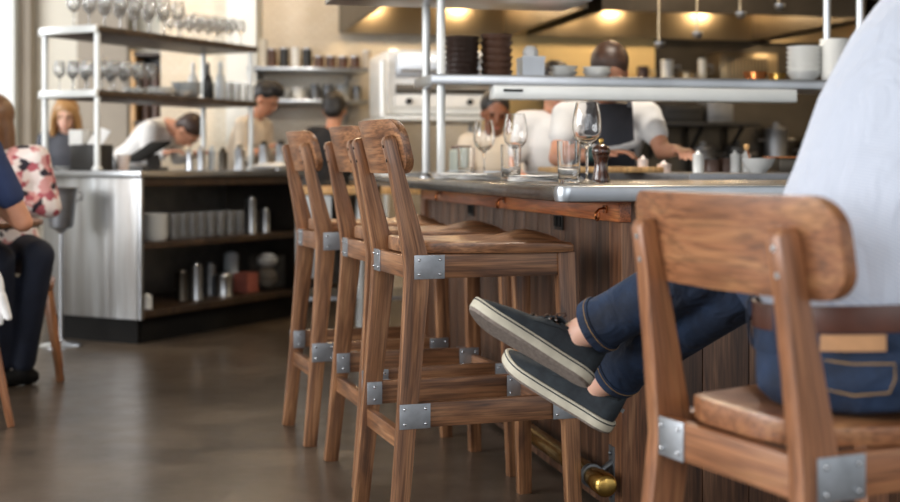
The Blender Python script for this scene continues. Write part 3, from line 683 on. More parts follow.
for i in range(9):
    th = -1.95+.5*i/8; S.append([rel(ell(th, BZ-.046, .0045)), rel(ell(th, BZ-.046, .0075)), rel(ell(th, BZ-.022, .0075)), rel(ell(th, BZ-.022, .0045))])
mb.secs(S).build('leather_patch', leather_tan, je)
# back pockets: stitched outlines cast onto the jeans surface
_inv = je.data
from mathutils.bvhtree import BVHTree
_bt = BVHTree.FromPolygons([v.co for v in je.data.vertices], [p.vertices for p in je.data.polygons])
for c_ in (.735, .585):
    pts = []
    for dx, dz in [(-.055, .0), (-.052, -.035), (-.045, -.066), (0, -.078), (.045, -.066), (.052, -.035), (.055, 0), (.0, -.006), (-.055, 0)]:
        for q in range(1):
            h_ = _bt.ray_cast(rel((c_+dx, 1.5, BZ-.062+dz*.62)), V((0, 1, 0)))
            if h_[0] is not None: pts.append(h_[0]-V((0, .002, 0)))
    if len(pts) > 3: MB().tube(pts, .0014, 5).build('pocket_stitching', thread, je)
# hair of the man
remesh('hair', shift([('e', hd+V((0, -.02, .045)), (.086, .095, .085)), ('e', hd+V((0, -.05, .0)), (.074, .06, .085))]), .012, hair_brown, man, 3)
# ---------------------------------------------------------------- shoes (local: toe +X, sole down -Z, width Y)
def shoe(label, origin, toe, up):
    X = V(toe).normalized(); Zz = V(up); Zz = (Zz-X*Zz.dot(X)).normalized(); Y = Zz.cross(X)
    M = Matrix((X, Y, Zz)).transposed().to_4x4(); M.translation = rel(origin)
    R = bpy.data.objects.new('shoe', None); COL.objects.link(R); R.parent = man; R.matrix_local = M
    if label: R['label'] = label
    L = .302
    def hw(t):      # half width of the sole along the length
        a = .033+.0155*math.sin(max(0, (t-.25))/.75*PI*.62)**1 if t > .25 else .033
        if t < .13: a = .033*math.sqrt(max(0, 1-((.13-t)/.13)**2))
        if t > .76: a = (.033+.0155*math.sin(.51/.75*PI*.62))*math.sqrt(max(0, 1-((t-.76)/.24)**2.3))
        return a
    ts = [0, .004, .015, .035, .07, .11]+[.16+.06*i for i in range(10)]+[.76, .81, .86, .90, .94, .965, .985, .996, 1]
    def outline(e=0, z=0):
        a = [((t-.5)*(L+2*e)+L/2, -(hw(t)+(e if hw(t) > 0 else 0))) for t in ts]; b = [(x, -y) for x, y in reversed(a[1:-1])]; return a+b
    def rings(levels):
        mb = MB(); S = [[V((x, y+.004*math.sin(x/L*PI), z+zz(x))) for x, y in outline(e)] for e, z in levels]; mb.secs(S); return mb
    def zz(x): t = x/L; return .012*max(0, (t-.75)/.25)**2
    rings([(-.002, -.003), (.0005, .0), (.001, .004)]).build('outsole', outsole, R)
    mid = rings([(.002, .003), (.003, .006), (.003, .0235), (.0015, .027), (-.002, .028)]).build('midsole', sole_white, R)
    rings([(.0033, .0195), (.0037, .0202), (.0037, .0217), (.0033, .0226)]).build('sole_stripe', sole_line, mid)
    # upper by cross sections
    mb = MB(); S = []
    N_ = 18
    def topz(t): 
        if t < .30: return .088-.012*math.sin(t/.30*PI)+.004*(1-t/.3)
        if t < .52: return .083+.010*math.sin((t-.30)/.22*PI*.8)-.016*(t-.3)/.22
        return .067-.034*((t-.52)/.48)**1.25-.0
    for t in [.006, .02, .05, .09, .14, .2, .26, .32, .38, .44, .5, .56, .62, .68, .74, .8, .85, .9, .94, .97, .99]:
        w = max(.004, hw(t)-.001); h = topz(t)+.004; q = .022; op = t < .36; ring = []
        for k in range(N_+1):
            a = PI*k/N_; p = .62 if t < .4 else .8
            c = math.cos(a); s = math.sin(a); y = w*math.copysign(abs(c)**p, c); z = q+(h-q)*(s**(.55 if t < .4 else .75))
            if t < .4: y *= 1-.20*(s**2)
            ring.append(V((t*L, y+.004*math.sin(t*PI), z+zz(t*L)*(1-s))))
        S.append(ring)
    n = N_+1; vs = [p for r in S for p in r]; fs = []
    for i in range(len(S)-1):
        for k in range(N_):
            t = S[i][0].x/L
            if .03 < t < .40 and 5 <= k < N_-5: continue       # the ankle opening
            fs.append((i*n+k, i*n+k+1, (i+1)*n+k+1, (i+1)*n+k))
    fs.append(tuple(range(n))); fs.append(tuple((len(S)-1)*n+k for k in range(n)))
    up_ = MB().add(vs, fs).mesh('upper', canvas); uo = bpy.data.objects.new('upper', up_); COL.objects.link(uo); uo.parent = R
    sd = uo.modifiers.new('s', 'SOLIDIFY'); sd.thickness = .003; sd.offset = -1
    ss = uo.modifiers.new('u', 'SUBSURF'); ss.levels = ss.render_levels = 1
    # collar edging
    rim = []
    idx = [i for i in range(len(S)) if .045 < S[i][0].x/L < .43]
    for i in idx: rim.append(S[i][5]+V((0, 0, .001)))
    for i in reversed(idx): rim.append(S[i][N_-5]+V((0, 0, .001)))
    rim.append(rim[0]); MB().tube(rim, .0032, 8).build('collar', canvas_edge, uo)
    MB().ball((.036*L/.302+.006, .004, .05), (.03, .026, .03), 12, 8).build('lining', canvas_edge, uo)
    # tongue, eyelets, laces
    MB().bar([(.36*L, .003, .090), (.41*L, .003, .094), (.47*L, .003, .084), (.60*L, .003, .060)], [.05, .05, .046, .03], .004, up=(0, 0, 1)).build('tongue', canvas, uo, bevel=.001)
    for k in range(4):
        x = (.43+.045*k)*L; z = topz(.43+.045*k)+.004
        lc = MB().tube([(x, -.022, z-.008), (x+.004, -.008, z+.004), (x+.008, .01, z+.004), (x+.012, .028, z-.008)], .0022, 7)
        lc.tube([(x+.012, -.022, z-.010), (x+.006, -.004, z+.005), (x+.002, .014, z+.004), (x-.001, .028, z-.007)], .0022, 7); lc.build('lace', lace, uo)
        for s in (-.022, .029): MB().lathe([(.0018, 0), (.004, 0), (.004, .0015), (.0018, .002)], (x, s, z-.008), 10).build('eyelet', screw_metal, uo)
    x = .425*L; z = topz(.425)+.008
    bw = MB()
    for s in (-1, 1):
        bw.tube([(x, .003, z), (x-.012, s*.016, z+.014), (x-.006, s*.034, z+.012), (x+.006, s*.030, z+.002), (x, .003, z+.002)], .0020, 7)
        bw.tube([(x, .003, z), (x+.008, s*.018, z+.002), (x+.002, s*.036, z-.010)], .0019, 7)
    bw.build('lace_bow', lace, uo)
    # heel tab and seam stitching lines
    tb = MB().box((.012, -.0352, .052), (.022, .0015, .009)); tb.build('side_label', china_grey, uo)
    st = MB()
    for s in (0, 1):
        st.tube([S[i][3 if s == 0 else N_-3]+V((0, 0, .0015)) for i in range(6, 12)], .0008, 5)
    st.build('stitching', canvas_edge, uo)
    return R
# heel / toe positions (heel is the sole's rear end)
shoe('upper crossed shoe, its worn brown sole turned to the camera', h1, t1-h1, u1)
shoe('lower crossed shoe, its pale sidewall seen from the side', h2, t2-h2, u2)
# ================================================================ TABLE SETTINGS ON THE BAR
def wine_glass(name, k, thin=False, seg=28):
    out = [(0, 0), (.034, 0), (.035, .0015), (.030, .004), (.008, .008), (.0042, .014), (.0038, .05), (.0042, .095), (.010, .104), (.024, .114), (.036, .130), (.0405, .150), (.0405, .170), (.037, .195), (.0325, .218), (.031, .224)]
    inn = [(.0298, .2235), (.0312, .217), (.0358, .195), (.0392, .170), (.0392, .150), (.0348, .131), (.023, .1155), (.008, .1075), (0, .1065)]
    pr = out if thin else out+inn
    return MB().lathe([(r*k, z*k) for r, z in pr], n=seg), k
def tumbler(k=1, seg=24, thin=False):
    out = [(0, 0), (.028, 0), (.0305, .002), (.031, .01), (.0325, .05), (.034, .118), (.034, .120)]
    inn = [(.0322, .120), (.0305, .05), (.029, .016), (.027, .013), (0, .012)]
    return MB().lathe([(r*k, z*k) for r, z in (out if thin else out+inn)], n=seg)
ZT = LZ1+.0005
def on_bar(px, s): d = FP/s; p = at(px, 0, d); return V((p.x, p.y, ZT))
for px, s, k, lab in ((587, 334, 1.08, 'largest stemmed wine glass, beside the pepper mill'), (515.5, 283, 1.05, 'stemmed wine glass standing behind the middle tumbler'), (484, 248, 1.05, 'farthest stemmed wine glass on the bar top')):
    o = place(wine_glass('', k)[0].build('wine_glass', glass, sharp=60), on_bar(px, s)); tag(o, lab, 'wine glass', 'wine glasses on the bar top')
for px, s, lab in ((569, 340, 'nearest clear tumbler, beside the largest wine glass'), (511, 292, 'clear tumbler in front of the middle wine glass'), (466, 247, 'farthest and smallest looking clear tumbler on the bar top')):
    o = place(tumbler(1.04).build('tumbler', glass, sharp=60), on_bar(px, s)); tag(o, lab, 'glass', 'tumblers on the bar top')
pm = empty('pepper_mill', on_bar(601, 318), 0, 'dark glossy wooden pepper mill with a metal knob', 'pepper mill')
MB().lathe([(0, 0), (.029, 0), (.030, .004), (.029, .012), (.0245, .030), (.0205, .052), (.0205, .066), (.026, .078), (.027, .084), (0, .084)], n=24).build('mill_base', mill_wood, pm)
MB().lathe([(0, .0845), (.024, .0845), (.0285, .090), (.0295, .100), (.026, .110), (.017, .117), (.010, .120), (0, .120)], n=24).build('mill_head', mill_wood, pm)
MB().lathe([(0, .1202), (.004, .1202), (.004, .124), (.0085, .127), (.0085, .134), (.005, .138), (0, .139)], n=16).build('knob', brass, pm)
def napkin(px, s, w, dp, rz, lab):
    mb = MB(); n = 8; vs = []; fs = []
    for lay in range(4):
        z0 = .002+lay*.006; o = len(vs); e = lay*.004
        for i in range(n+1):
            for j in range(n+1): vs.append(((i/n-.5)*(w-e)+.003*math.sin(j*1.1+lay), (j/n-.5)*(dp-e), z0+.0022*math.sin(i*.9+lay)*math.sin(j*.7+1)+.001))
        for i in range(n):
            for j in range(n): q = o+i*(n+1)+j; fs.append((q, q+n+1, q+n+2, q+1))
    mb.add(vs, fs); o = mb.build('napkin', linen, weld=False); sd = o.modifiers.new('s', 'SOLIDIFY'); sd.thickness = .002
    tag(place(o, on_bar(px, s)+V((0, 0, .001)), rz), lab, 'napkin', 'folded white napkins on the bar top')
napkin(545, 322, .20, .16, KR, 'folded white napkin beside the nearest tumbler')
napkin(483, 278, .16, .18, KR, 'folded white napkin under the two nearer place knives')
napkin(462, 262, .20, .15, KR, 'folded white napkin beside the farthest tumbler')
napkin(412, 222, .26, .20, KR, 'folded white napkin behind the backs of the tall stools')
napkin(385, 205, .26, .20, KR, 'folded white napkin at the far end of the bar top')
def knife(px, s, rz, lab):
    kn = empty('table_knife', on_bar(px, s)+V((0, 0, .029)), rz, lab, 'knife', 'table knives on the napkins')
    MB().bar([(0, 0, 0), (.02, 0, .001), (.09, 0, .001)], [.010, .013, .009], [.005, .006, .005]).build('handle', steel, kn, bevel=.0015)
    MB().bar([(.09, 0, .001), (.12, .001, .001), (.20, .001, .001), (.22, .004, 0)], [.008, .017, .016, .004], .0016).build('blade', steel, kn)
knife(484, 284, .05, 'steel table knife lying on the napkin nearer the glasses'); knife(446, 252, .05, 'steel table knife lying on the napkin near the farthest tumbler')
# ================================================================ KITCHEN PASS SHELF
sh = empty('pass_shelf', K(1.14, 5.05, 0), KR, 'long stainless steel pass shelf on posts above the bar', 'shelf')
def loc(u, v): return (u-1.14, v-5.05)
def lb(mb, u0, u1, v0, v1, z0, z1, ax=2): a, b = loc(u0, v0); c, d = loc(u1, v1); return mb.box(((a+c)/2, (b+d)/2, (z0+z1)/2), (abs(c-a), abs(d-b), z1-z0), ax)
for u, v in ((1.14, 5.05), (1.14, 5.33), (2.99, 5.33), (2.99, 5.05)):
    a, b = loc(u, v); mb = MB().tube([(a, b, LZ1+.002 if u < 1.9 else .969), (a, b, 2.3)], .017, 14); mb.build('post', white_metal if u < 2 else steel, sh)
    MB().lathe([(0, 0), (.028, 0), (.028, .006), (.018, .02)], (a, b, LZ1+.001 if u < 1.9 else .969), 14).build('foot', steel, sh)
lb(MB(), 1.09, 3.1, 5.0, 5.34, 1.318, 1.36).build('lower_shelf', steel, sh, bevel=.006)
lb(MB(), .72, 1.76, 5.0, 5.38, 1.665, 1.70).build('upper_shelf', steel, sh, bevel=.006)
lf = lb(MB(), 1.34, 2.66, 4.985, 5.06, 1.262, 1.3165).build('strip_light', white_metal, sh, bevel=.006)
tag(lf, 'pale housing of the warming light')
lb(MB(), 1.38, 1.46, 4.981, 4.986, 1.292, 1.302).build('switch', black, lf)
ZS = 1.361
def Q(px, v, z): return K(u_on_v(v, px), v, z)
def bowl_mb(r, h, n=22):
    return MB().lathe([(0, 0), (r*.45, 0), (r*.5, .006), (r*.8, h*.45), (r, h), (r*.97, h), (r*.76, h*.5), (r*.42, .012), (0, .010)], n=n)
def plate_mb(r, h=.02, n=22): return MB().lathe([(0, 0), (r*.6, 0), (r*.66, .003), (r, h), (r*.98, h+.003), (r*.62, .008), (0, .007)], n=n)
# stacks on the lower pass shelf
def stack(proto, base, step, n, labels, grp, ztop=None, jit=.0008):
    for i in range(n):
        o = proto if i == 0 else again(proto, (0, 0, 0)); o.location = base+V((random.uniform(-jit, jit), random.uniform(-jit, jit), i*step))
        lb_ = labels if isinstance(labels, str) else labels[i]
        o['label'] = lb_; o['group'] = grp
ORD = ['first', 'second', 'third', 'fourth', 'fifth', 'sixth', 'seventh', 'eighth', 'ninth']
def stack_labels(n, what, where): return [f'{what}, lowest of {where}' if i == 0 else (f'{what}, topmost of {where}' if i == n-1 else f'{what}, {ORD[i]} from the bottom of {where}') for i in range(n)]
def side_dish(r, h, n=24): return MB().lathe([(0, 0), (r*.80, 0), (r*.85, .004), (r, h), (r*.975, h), (r*.82, .008), (0, .007)], n=n)
for px, mat, what, n in ((462, stone_brown, 'near-black round dish', 7), (496.5, stone_brown, 'dark brown round dish', 6)):
    pr = side_dish(.071 if n == 7 else .068, .030).build('dish', stone_brown if px > 480 else china_dark); tag(pr, 'x', 'dish')
    wh = 'the stack beside the white posts' if n == 7 else 'the stack by the steel caddy'
    stack(pr, Q(px, 5.2, ZS), .0295 if n == 6 else .0225, n, stack_labels(n, what, wh), 'dishes of '+wh)
pr = bowl_mb(.077, .05, 20).build('bowl', china); tag(pr, 'x', 'bowl'); stack(pr, Q(804, 5.2, ZS), .0215, 6, stack_labels(6, 'white bowl', 'the narrower white bowl stack'), 'bowls in the narrower stack')
pr = side_dish(.067, .035).build('bowl', china); tag(pr, 'x', 'bowl'); stack(pr, Q(835, 5.15, ZS), .019, 9, stack_labels(9, 'straight-sided white bowl', 'the tall white stack beside the man'), 'bowls in the tall stack')
pr = side_dish(.06, .035).build('bowl', china); tag(pr, 'x', 'bowl'); stack(pr, Q(862, 5.25, ZS), .019, 8, stack_labels(8, 'white bowl', 'the stack behind the right post'), 'bowls behind the right post')
pr = bowl_mb(.062, .030).build('bowl', china); tag(pr, 'x', 'bowl'); stack(pr, Q(563, 5.2, ZS), .022, 2, ['lower white bowl of the pair beside the steel caddy', 'upper white bowl of the pair beside the steel caddy'], 'shallow white bowls on the pass shelf')
pr = bowl_mb(.062, .034).build('bowl', china); tag(pr, 'x', 'bowl'); stack(pr, Q(597, 5.2, ZS), .017, 2, ['lower white bowl of the pair in front of the chef', 'upper white bowl of the pair in front of the chef'], 'shallow white bowls before the chef')
cd = empty('steel_caddy', Q(530.5, 5.2, ZS), KR, 'small square steel caddy holding white paper on the pass shelf', 'caddy')
mb = MB()
for s in (-1, 1): mb.bar([(s*.040, 0, 0.002), (s*.048, 0, .085)], .09, .003, up=(1, 0, 0)); mb.bar([(0, s*.040, 0.002), (0, s*.048, .085)], .094, .003, up=(0, 1, 0))
mb.box((0, 0, .004), (.082, .082, .004)).build('bin', steel, cd); MB().bar([(-.062, 0, .072), (.062, 0, .072)], .12, .004).mesh
MB().bar([(-.050, -.050, .085), (.050, -.050, .085)], .006, .006).build('rim', steel, cd)
MB().ball((.0, .0, .105), (.034, .034, .034), 9, 6).build('paper_wad', paper, cd)
# ladles and utensils hanging from the rail
rail = tag(MB().tube([Q(640, 6.5, 1.93), Q(900, 6.5, 1.93)], .008, 8).build('utensil_rail', steel), 'thin steel rail above the pass where ladles hang', 'rail')
for px, y1, lab in ((659, 50, 'leftmost hanging steel ladle, over the chef'), (697, 40, 'hanging steel ladle right of the leftmost one'), (740, 20, 'short hanging steel ladle near the middle of the rail'), (779, 12, 'hanging steel ladle farthest to the right')):
    p = Q(px, 6.5, 1.93); L = (y1+4)/(FP/p.y)+.02; L = 1.93-(1+(HY-y1)/(FP/p.y)); t = empty('ladle', p, KR, lab, 'ladle', 'ladles hanging above the pass')
    MB().tube([(0, 0, .008), (.006, 0, 0), (0, 0, -.015), (0, 0, -L+.05)], .006, 8).build('handle', steel_warm, t)
    MB().lathe([(.0, -.03), (.018, -.026), (.028, -.01), (.030, .006), (.027, .005), (.017, -.022), (0, -.026)], (.0, -.01, -L+.035), 14).build('ladle_cup', steel, t)
# ================================================================ HOODS
def hood(u0, u1, v0, v1, z0, z1, name, lab, open_lamps):
    R = empty(name, K(u0, v0, z0), KR, lab, 'extractor hood'); du, dv, dz = u1-u0, v1-v0, z1-z0; t = .03
    MB().box((t/2, dv/2, dz/2), (t, dv, dz)).build('side_panel', steel_dark, R); MB().box((du-t/2, dv/2, dz/2), (t, dv, dz)).build('side_panel', steel_dark, R)
    MB().box((du/2, t/2, dz/2), (du-2*t, t, dz)).build('front_panel', steel_dark, R); MB().box((du/2, dv-t/2, dz/2), (du-2*t, t, dz)).build('rear_panel', steel_warm, R)  # rear panel: warm-tinted steel carries part of the lamp glow in its colour
    MB().box((du/2, dv/2, dz-t/2), (du-2*t, dv-2*t, t)).build('top_panel', steel_warm, R)
    n = max(1, int(dv/.9)) if dv > du else max(2, int(du/.55))
    f = MB()
    for k in range(14): f.box((du/2, dv-.10-.035*k*.6, .28+.028*k), (du-.1, .012, .03))
    f.build('grease_filter', steel_warm, R)
    for (a, b) in open_lamps:
        l = MB().lathe([(0, -.05), (.04, -.045), (.055, -.01), (.05, .02), (0, .03)], (a, b, .40), 14).build('lamp', lamp_glow, R)
        L = bpy.data.lights.new('hood_bulb', 'POINT'); L.energy = 9; L.color = (1, .74, .44); L.shadow_soft_size = .06
        lo = bpy.data.objects.new('hood_bulb', L); COL.objects.link(lo); lo.parent = R; lo.location = (a, b-.10, .27)
    return R
hood(1.44, 2.78, 8.0, 9.95, 2.015, 2.85, 'extractor_hood', 'steel extractor hood above the oven with warm lit inside', [(.3, 1.72), (1.0, 1.72)])
hood(2.95, 4.9, 8.2, 9.95, 2.03, 2.85, 'extractor_hood', 'wide steel extractor hood behind the chef', [(.42, 1.52), (.80, 1.52), (1.6, 1.52)])
hood(4.96, 6.15, 3.2, 9.9, 2.015, 2.85, 'extractor_hood', 'long dark steel extractor hood along the right kitchen wall', [(.6, 1.5), (.6, 3.6), (.6, 5.4)])
def lamp(loc, e, c=(1, .74, .45), r=.15, nm_='kitchen_bulb'):
    L = bpy.data.lights.new(nm_, 'POINT'); L.energy = e; L.color = c; L.shadow_soft_size = r; o = bpy.data.objects.new(nm_, L); COL.objects.link(o); o.location = loc
def pendant(p, lab, e, c=(1, .74, .45)):
    t = empty('ceiling_lamp', V((p.x, p.y, 3.3)), 0, lab, 'ceiling lamp', 'kitchen ceiling lamps')
    MB().lathe([(0, 0), (.05, 0), (.05, -.03), (.10, -.10), (.09, -.10), (.04, -.04), (0, -.04)], n=18).build('shade', steel_dark, t)
    MB().ball((0, 0, -.08), .035, 12, 8).build('bulb', lamp_glow, t)
    lamp((p.x, p.y, 3.12), e, c)
pendant(K(1.9, 4.6), 'unseen fill lamp added to brighten the bar top and chef', 150, (1, .93, .84)); pendant(V((-2.4, 8.6, 0)), 'unseen fill lamp added to brighten the glass rack', 22, (1, .95, .88)); pendant(K(.9, 8.6), 'round ceiling lamp over the wall shelves', 52); pendant(K(3.0, 7.4), 'round ceiling lamp over the chef', 60); pendant(K(4.4, 6.2), 'round ceiling lamp over the right end of the pass', 45)  # white bar-top and rack lamps are unseen fill added to brighten those spots
# ================================================================ COOK LINE
def cab(u0, u1, v0, v1, z0, z1, name, lab, cat, mat, doors=0, legs=False, knobs=0):
    R = empty(name, K((u0+u1)/2, v0, 0), KR, lab, cat); w = u1-u0; d = v1-v0
    MB().box((0, d/2, (z0+z1)/2), (w, d, z1-z0)).build('body', mat, R, bevel=.008)
    for k in range(doors):
        x = -w/2+w*(k+.5)/doors; dr = MB().box((x, -.010, (z0+z1)/2-.03), (w/doors-.03, .018, (z1-z0)*.72)).build('door', steel_dull, R, bevel=.005)
        MB().tube([(x-w/doors*.28, -.045, z1-.14), (x+w/doors*.28, -.045, z1-.14)], .008, 8).build('handle', steel, dr)
    if legs:
        for a in (-1, 1):
            for b in (.06, d-.06): MB().tube([(a*(w/2-.05), b, 0), (a*(w/2-.05), b, z0+.002)], .02, 10).build('leg', steel, R)
    for k in range(knobs): MB().tube([(-w/2+w*(k+.5)/knobs, -.03, z1-.06), (-w/2+w*(k+.5)/knobs, 0, z1-.06)], .02, 12).build('knob', black, R)
    return R
cab(2.9, 4.0, 9.0, 9.9, .12, .95, 'cooking_range', 'steel cooking range behind the chef', 'range', steel_dark, 2, True, 6)
cab(4.04, 5.2, 9.0, 9.9, .12, .95, 'cooking_range', 'steel cooking range in the right corner of the kitchen', 'range', steel_dark, 2, True, 6)
cab(.85, 1.55, 9.62, 9.97, .12, .93, 'prep_counter', 'steel prep counter below the wall shelves', 'counter', steel_dull, 2, True)
# oven stack
ov = empty('deck_oven', K(1.48, 8.1, 0), KR, 'white and steel deck oven behind the white posts', 'oven')
MB().box((.36, .4, 1.53), (.70, .72, .42)).build('body', enamel, ov, bevel=.035)
MB().box((.36, .03, 1.63), (.60, .03, .14)).build('upper_door', steel, ov, bevel=.008)
MB().box((.36, .035, 1.485), (.60, .02, .06)).build('vent_panel', steel_dark, ov, bevel=.004)
cpn = MB().box((.36, .025, 1.405), (.62, .03, .075)).build('control_panel', enamel, ov, bevel=.006)
for x in (.14, .54): MB().tube([(x, .012, 1.405), (x, -.02, 1.405)], .019, 14).build('knob', black, cpn)
MB().tube([(.09, -.012, 1.60), (.63, -.012, 1.60)], .009, 8).build('door_handle', steel, ov)
MB().box((.36, .36, 1.295), (.78, .86, .03)).build('shelf', white_metal, ov, bevel=.006)
for x in (-.01, .73):
    for y in (-.02, .74): MB().tube([(x, y, 0), (x, y, 1.295)], .018, 10).build('leg', white_metal, ov)
MB().tube([(-.03, .0, 1.31), (-.03, 0, 1.66)], .02, 10).build('side_post', white_metal, ov)
MB().box((.36, .4, .5), (.6, .6, .03)).build('lower_shelf', steel, ov)
# wall shelves with jars and tins
def wshelf(z, u0, u1, lab):
    R = empty('wall_shelf', K(u0, 9.66, z), KR, lab, 'shelf', 'steel wall shelves'); w = u1-u0
    MB().box((w/2, .16, -.015), (w, .33, .03)).build('board', steel, R, bevel=.004)
    for x in (.12, w-.12): MB().bar([(x, .32, -.03), (x, .32, -.16), (x, .06, -.03)], .02, .01, up=(1, 0, 0)).build('bracket', steel, R)
    return R
wshelf(1.73, .72, 1.62, 'upper steel shelf on the pale tiled wall'); wshelf(1.49, .72, 1.62, 'lower steel shelf on the pale tiled wall')
def can_mb(r, h, n=16): return MB().lathe([(0, 0), (r, 0), (r, .004), (r*.97, .008), (r*.97, h-.008), (r, h-.004), (r, h), (r*.9, h), (r*.88, h-.006), (0, h-.006)], n=n)
i = 0
CN = ['white', 'brown', 'pale', 'dark', 'white', 'dark', 'steel', 'brown', 'brown', 'tan', 'tan', 'tan']
for px, r, h, mat, lab in ((262, .040, .20, china, 'tall white tin at the left end of the upper wall shelf'), (272, .036, .13, stone_brown, 'brown tin next to the tall white one'), (284, .038, .14, blackish, 'black tin left of the two pale ones'), (295.5, .036, .145, enamel, 'pale tin between two black tins'), (307, .038, .14, blackish, 'black tin right of the pale one'),
    (319, .041, .085, stone_brown, 'first short brown canister of the row on the upper shelf'), (331, .041, .085, stone_brown, 'second short brown canister of the row on the upper shelf'), (343, .041, .085, stone_brown, 'third short brown canister of the row on the upper shelf'), (355, .041, .09, stone_brown, 'last short brown canister of the row on the upper shelf'), (367, .036, .13, cloth_cream, 'tan canister at the right end of the upper shelf')):
    o = place(can_mb(r, h).build('canister', mat), Q(px, 9.8, 1.731)); tag(o, lab, 'canister', 'canisters on the upper wall shelf')
    lidm = MB().lathe([(0, h-.004), (r*.95, h-.004), (r*.95, h+.008), (0, h+.010)], n=14).build('lid', steel if mat != china else china, o)
for px, r, h, mat, lab in ((283, .07, .07, china, 'white bowl at the left of the lower wall shelf'), (299, .055, .10, china, 'white pot on the lower wall shelf'), (315, .035, .12, steel_dull, 'grey jar beside the white pot on the lower shelf'), (328, .035, .12, steel_dull, 'grey jar in the middle of the lower shelf'), (343, .05, .12, china_grey, 'pale grey jar near the right end of the lower shelf'), (357, .035, .11, steel_dull, 'last grey jar on the lower shelf')):
    o = place((bowl_mb(r, h) if r == .07 else can_mb(r, h)).build('jar' if r != .07 else 'bowl', mat), Q(px, 9.8, 1.491)); tag(o, lab, 'jar' if r != .07 else 'bowl', 'jars on the lower wall shelf')
# equipment above and behind the ranges
wsh = empty('wall_shelf', K(2.95, 9.55, 1.66), KR, 'dark steel shelf above the cooking ranges', 'shelf')
MB().box((1.15, .2, -.015), (2.3, .4, .03)).build('board', steel_dark, wsh, bevel=.004)
for x in (.15, 1.15, 2.1): MB().bar([(x, .4, -.03), (x, .4, -.26), (x, .08, -.03)], .03, .02, up=(1, 0, 0)).build('bracket', blackish, wsh)
sal = empty('salamander_grill', Q(750, 9.6, 1.661), KR, 'boxy steel grill with vertical vents above the range', 'grill')
MB().box((0, .16, .12), (.50, .3, .24)).build('body', steel_warm, sal, bevel=.01)
v_ = MB(); [v_.box((-.18+.03*k, .004, .12), (.008, .012, .16)) for k in range(12)]; v_.build('vent', steel_dark, sal)
MB().tube([(.2, -.02, .05), (.2, .01, .05)], .02, 10).build('knob', black, sal)
for px, r, h, m_, z, v, lab in ((667, .05, .17, enamel, 1.661, 9.65, 'tall pale pot on the shelf over the range'), (687, .06, .08, steel_warm, 1.661, 9.65, 'low steel pan beside the pale pot'), (702, .033, .19, china, 1.661, 9.7, 'white canister left of the boxy grill'), (643, .05, .12, stone_brown, 1.661, 9.7, 'brown pot over the chef on the shelf')):
    o = place(can_mb(r, h).build('pot', m_), Q(px, v, z)); tag(o, lab, 'pot', 'pots above the range')
    MB().tube([(r, 0, h*.7), (r+.05, 0, h*.75), (r+.05, 0, h*.4), (r, 0, h*.35)], .006, 6).build('handle', steel, o)
for px, r, h, m_, lab in ((755, .055, .05, copper, 'small copper bowl at the far right of the pass shelf'), (777, .042, .045, brass, 'small brass bowl beside the white stack')):
    tag(place(bowl_mb(r, h).build('bowl', m_), Q(px, 5.3, ZS)), lab, 'bowl')
lo_sh = empty('wall_shelf', Q(650, 8.9, 1.30), KR, 'black steel shelf with brackets behind the pass, right of the chef', 'shelf')
MB().box((.42, .1, 0), (.84, .34, .03)).build('board', blackish, lo_sh, bevel=.003)
for x in (.1, .40, .72): MB().bar([(x, .26, -.015), (x, .26, -.24), (x, -.02, -.02)], .03, .02, up=(1, 0, 0)).build('bracket', black, lo_sh)
bp_ = tag(kbox(2.95, 6.15, 9.2, 9.24, .95, 1.62).build('splash_panel', steel_dark), 'dull steel splash panel behind the ranges', 'panel')
o = place(MB().box((0, 0, .065), (.30, .2, .13)).box((0, -.105, .09), (.26, .01, .05)).build('toaster_oven', blackish, bevel=.01), Q(678, 8.95, 1.316), KR); tag(o, 'squat black appliance on the black shelf', 'appliance')
o = place(MB().box((0, 0, .09), (.20, .2, .18)).box((0, -.105, .09), (.16, .01, .12)).build('microwave', steel_dull, bevel=.01), Q(715, 8.95, 1.316), KR); tag(o, 'small steel appliance on the black shelf, right of the squat black one', 'appliance')
for px, r, h, m_, lab in ((703, .09, .17, steel_dull, 'large steel stock pot on the range, right of the chef'), (738, .095, .18, blackish, 'wide black stock pot on the range'), (776, .085, .32, steel_dull, 'tall steel stock pot on the range beyond the white bowl'), (812, .09, .22, steel_dark, 'dark steel stock pot on the range nearest the man')):
    sp_t = place(can_mb(r, h, 22).build('stock_pot', m_), Q(px, 9.09, .951)); tag(sp_t, lab, 'pot', 'stock pots on the ranges')
    MB().lathe([(0, h-.004), (r*.98, h-.003), (r*.9, h+.015), (.02, h+.03), (.02, h+.05), (0, h+.052)], n=20).build('lid', m_, sp_t)
    for s in (-1, 1): MB().tube([(s*r*.97, -.04, h*.75), (s*(r+.04), -.03, h*.75), (s*(r+.04), .03, h*.75), (s*r*.97, .04, h*.75)], .008, 6).build('handle', steel, sp_t)
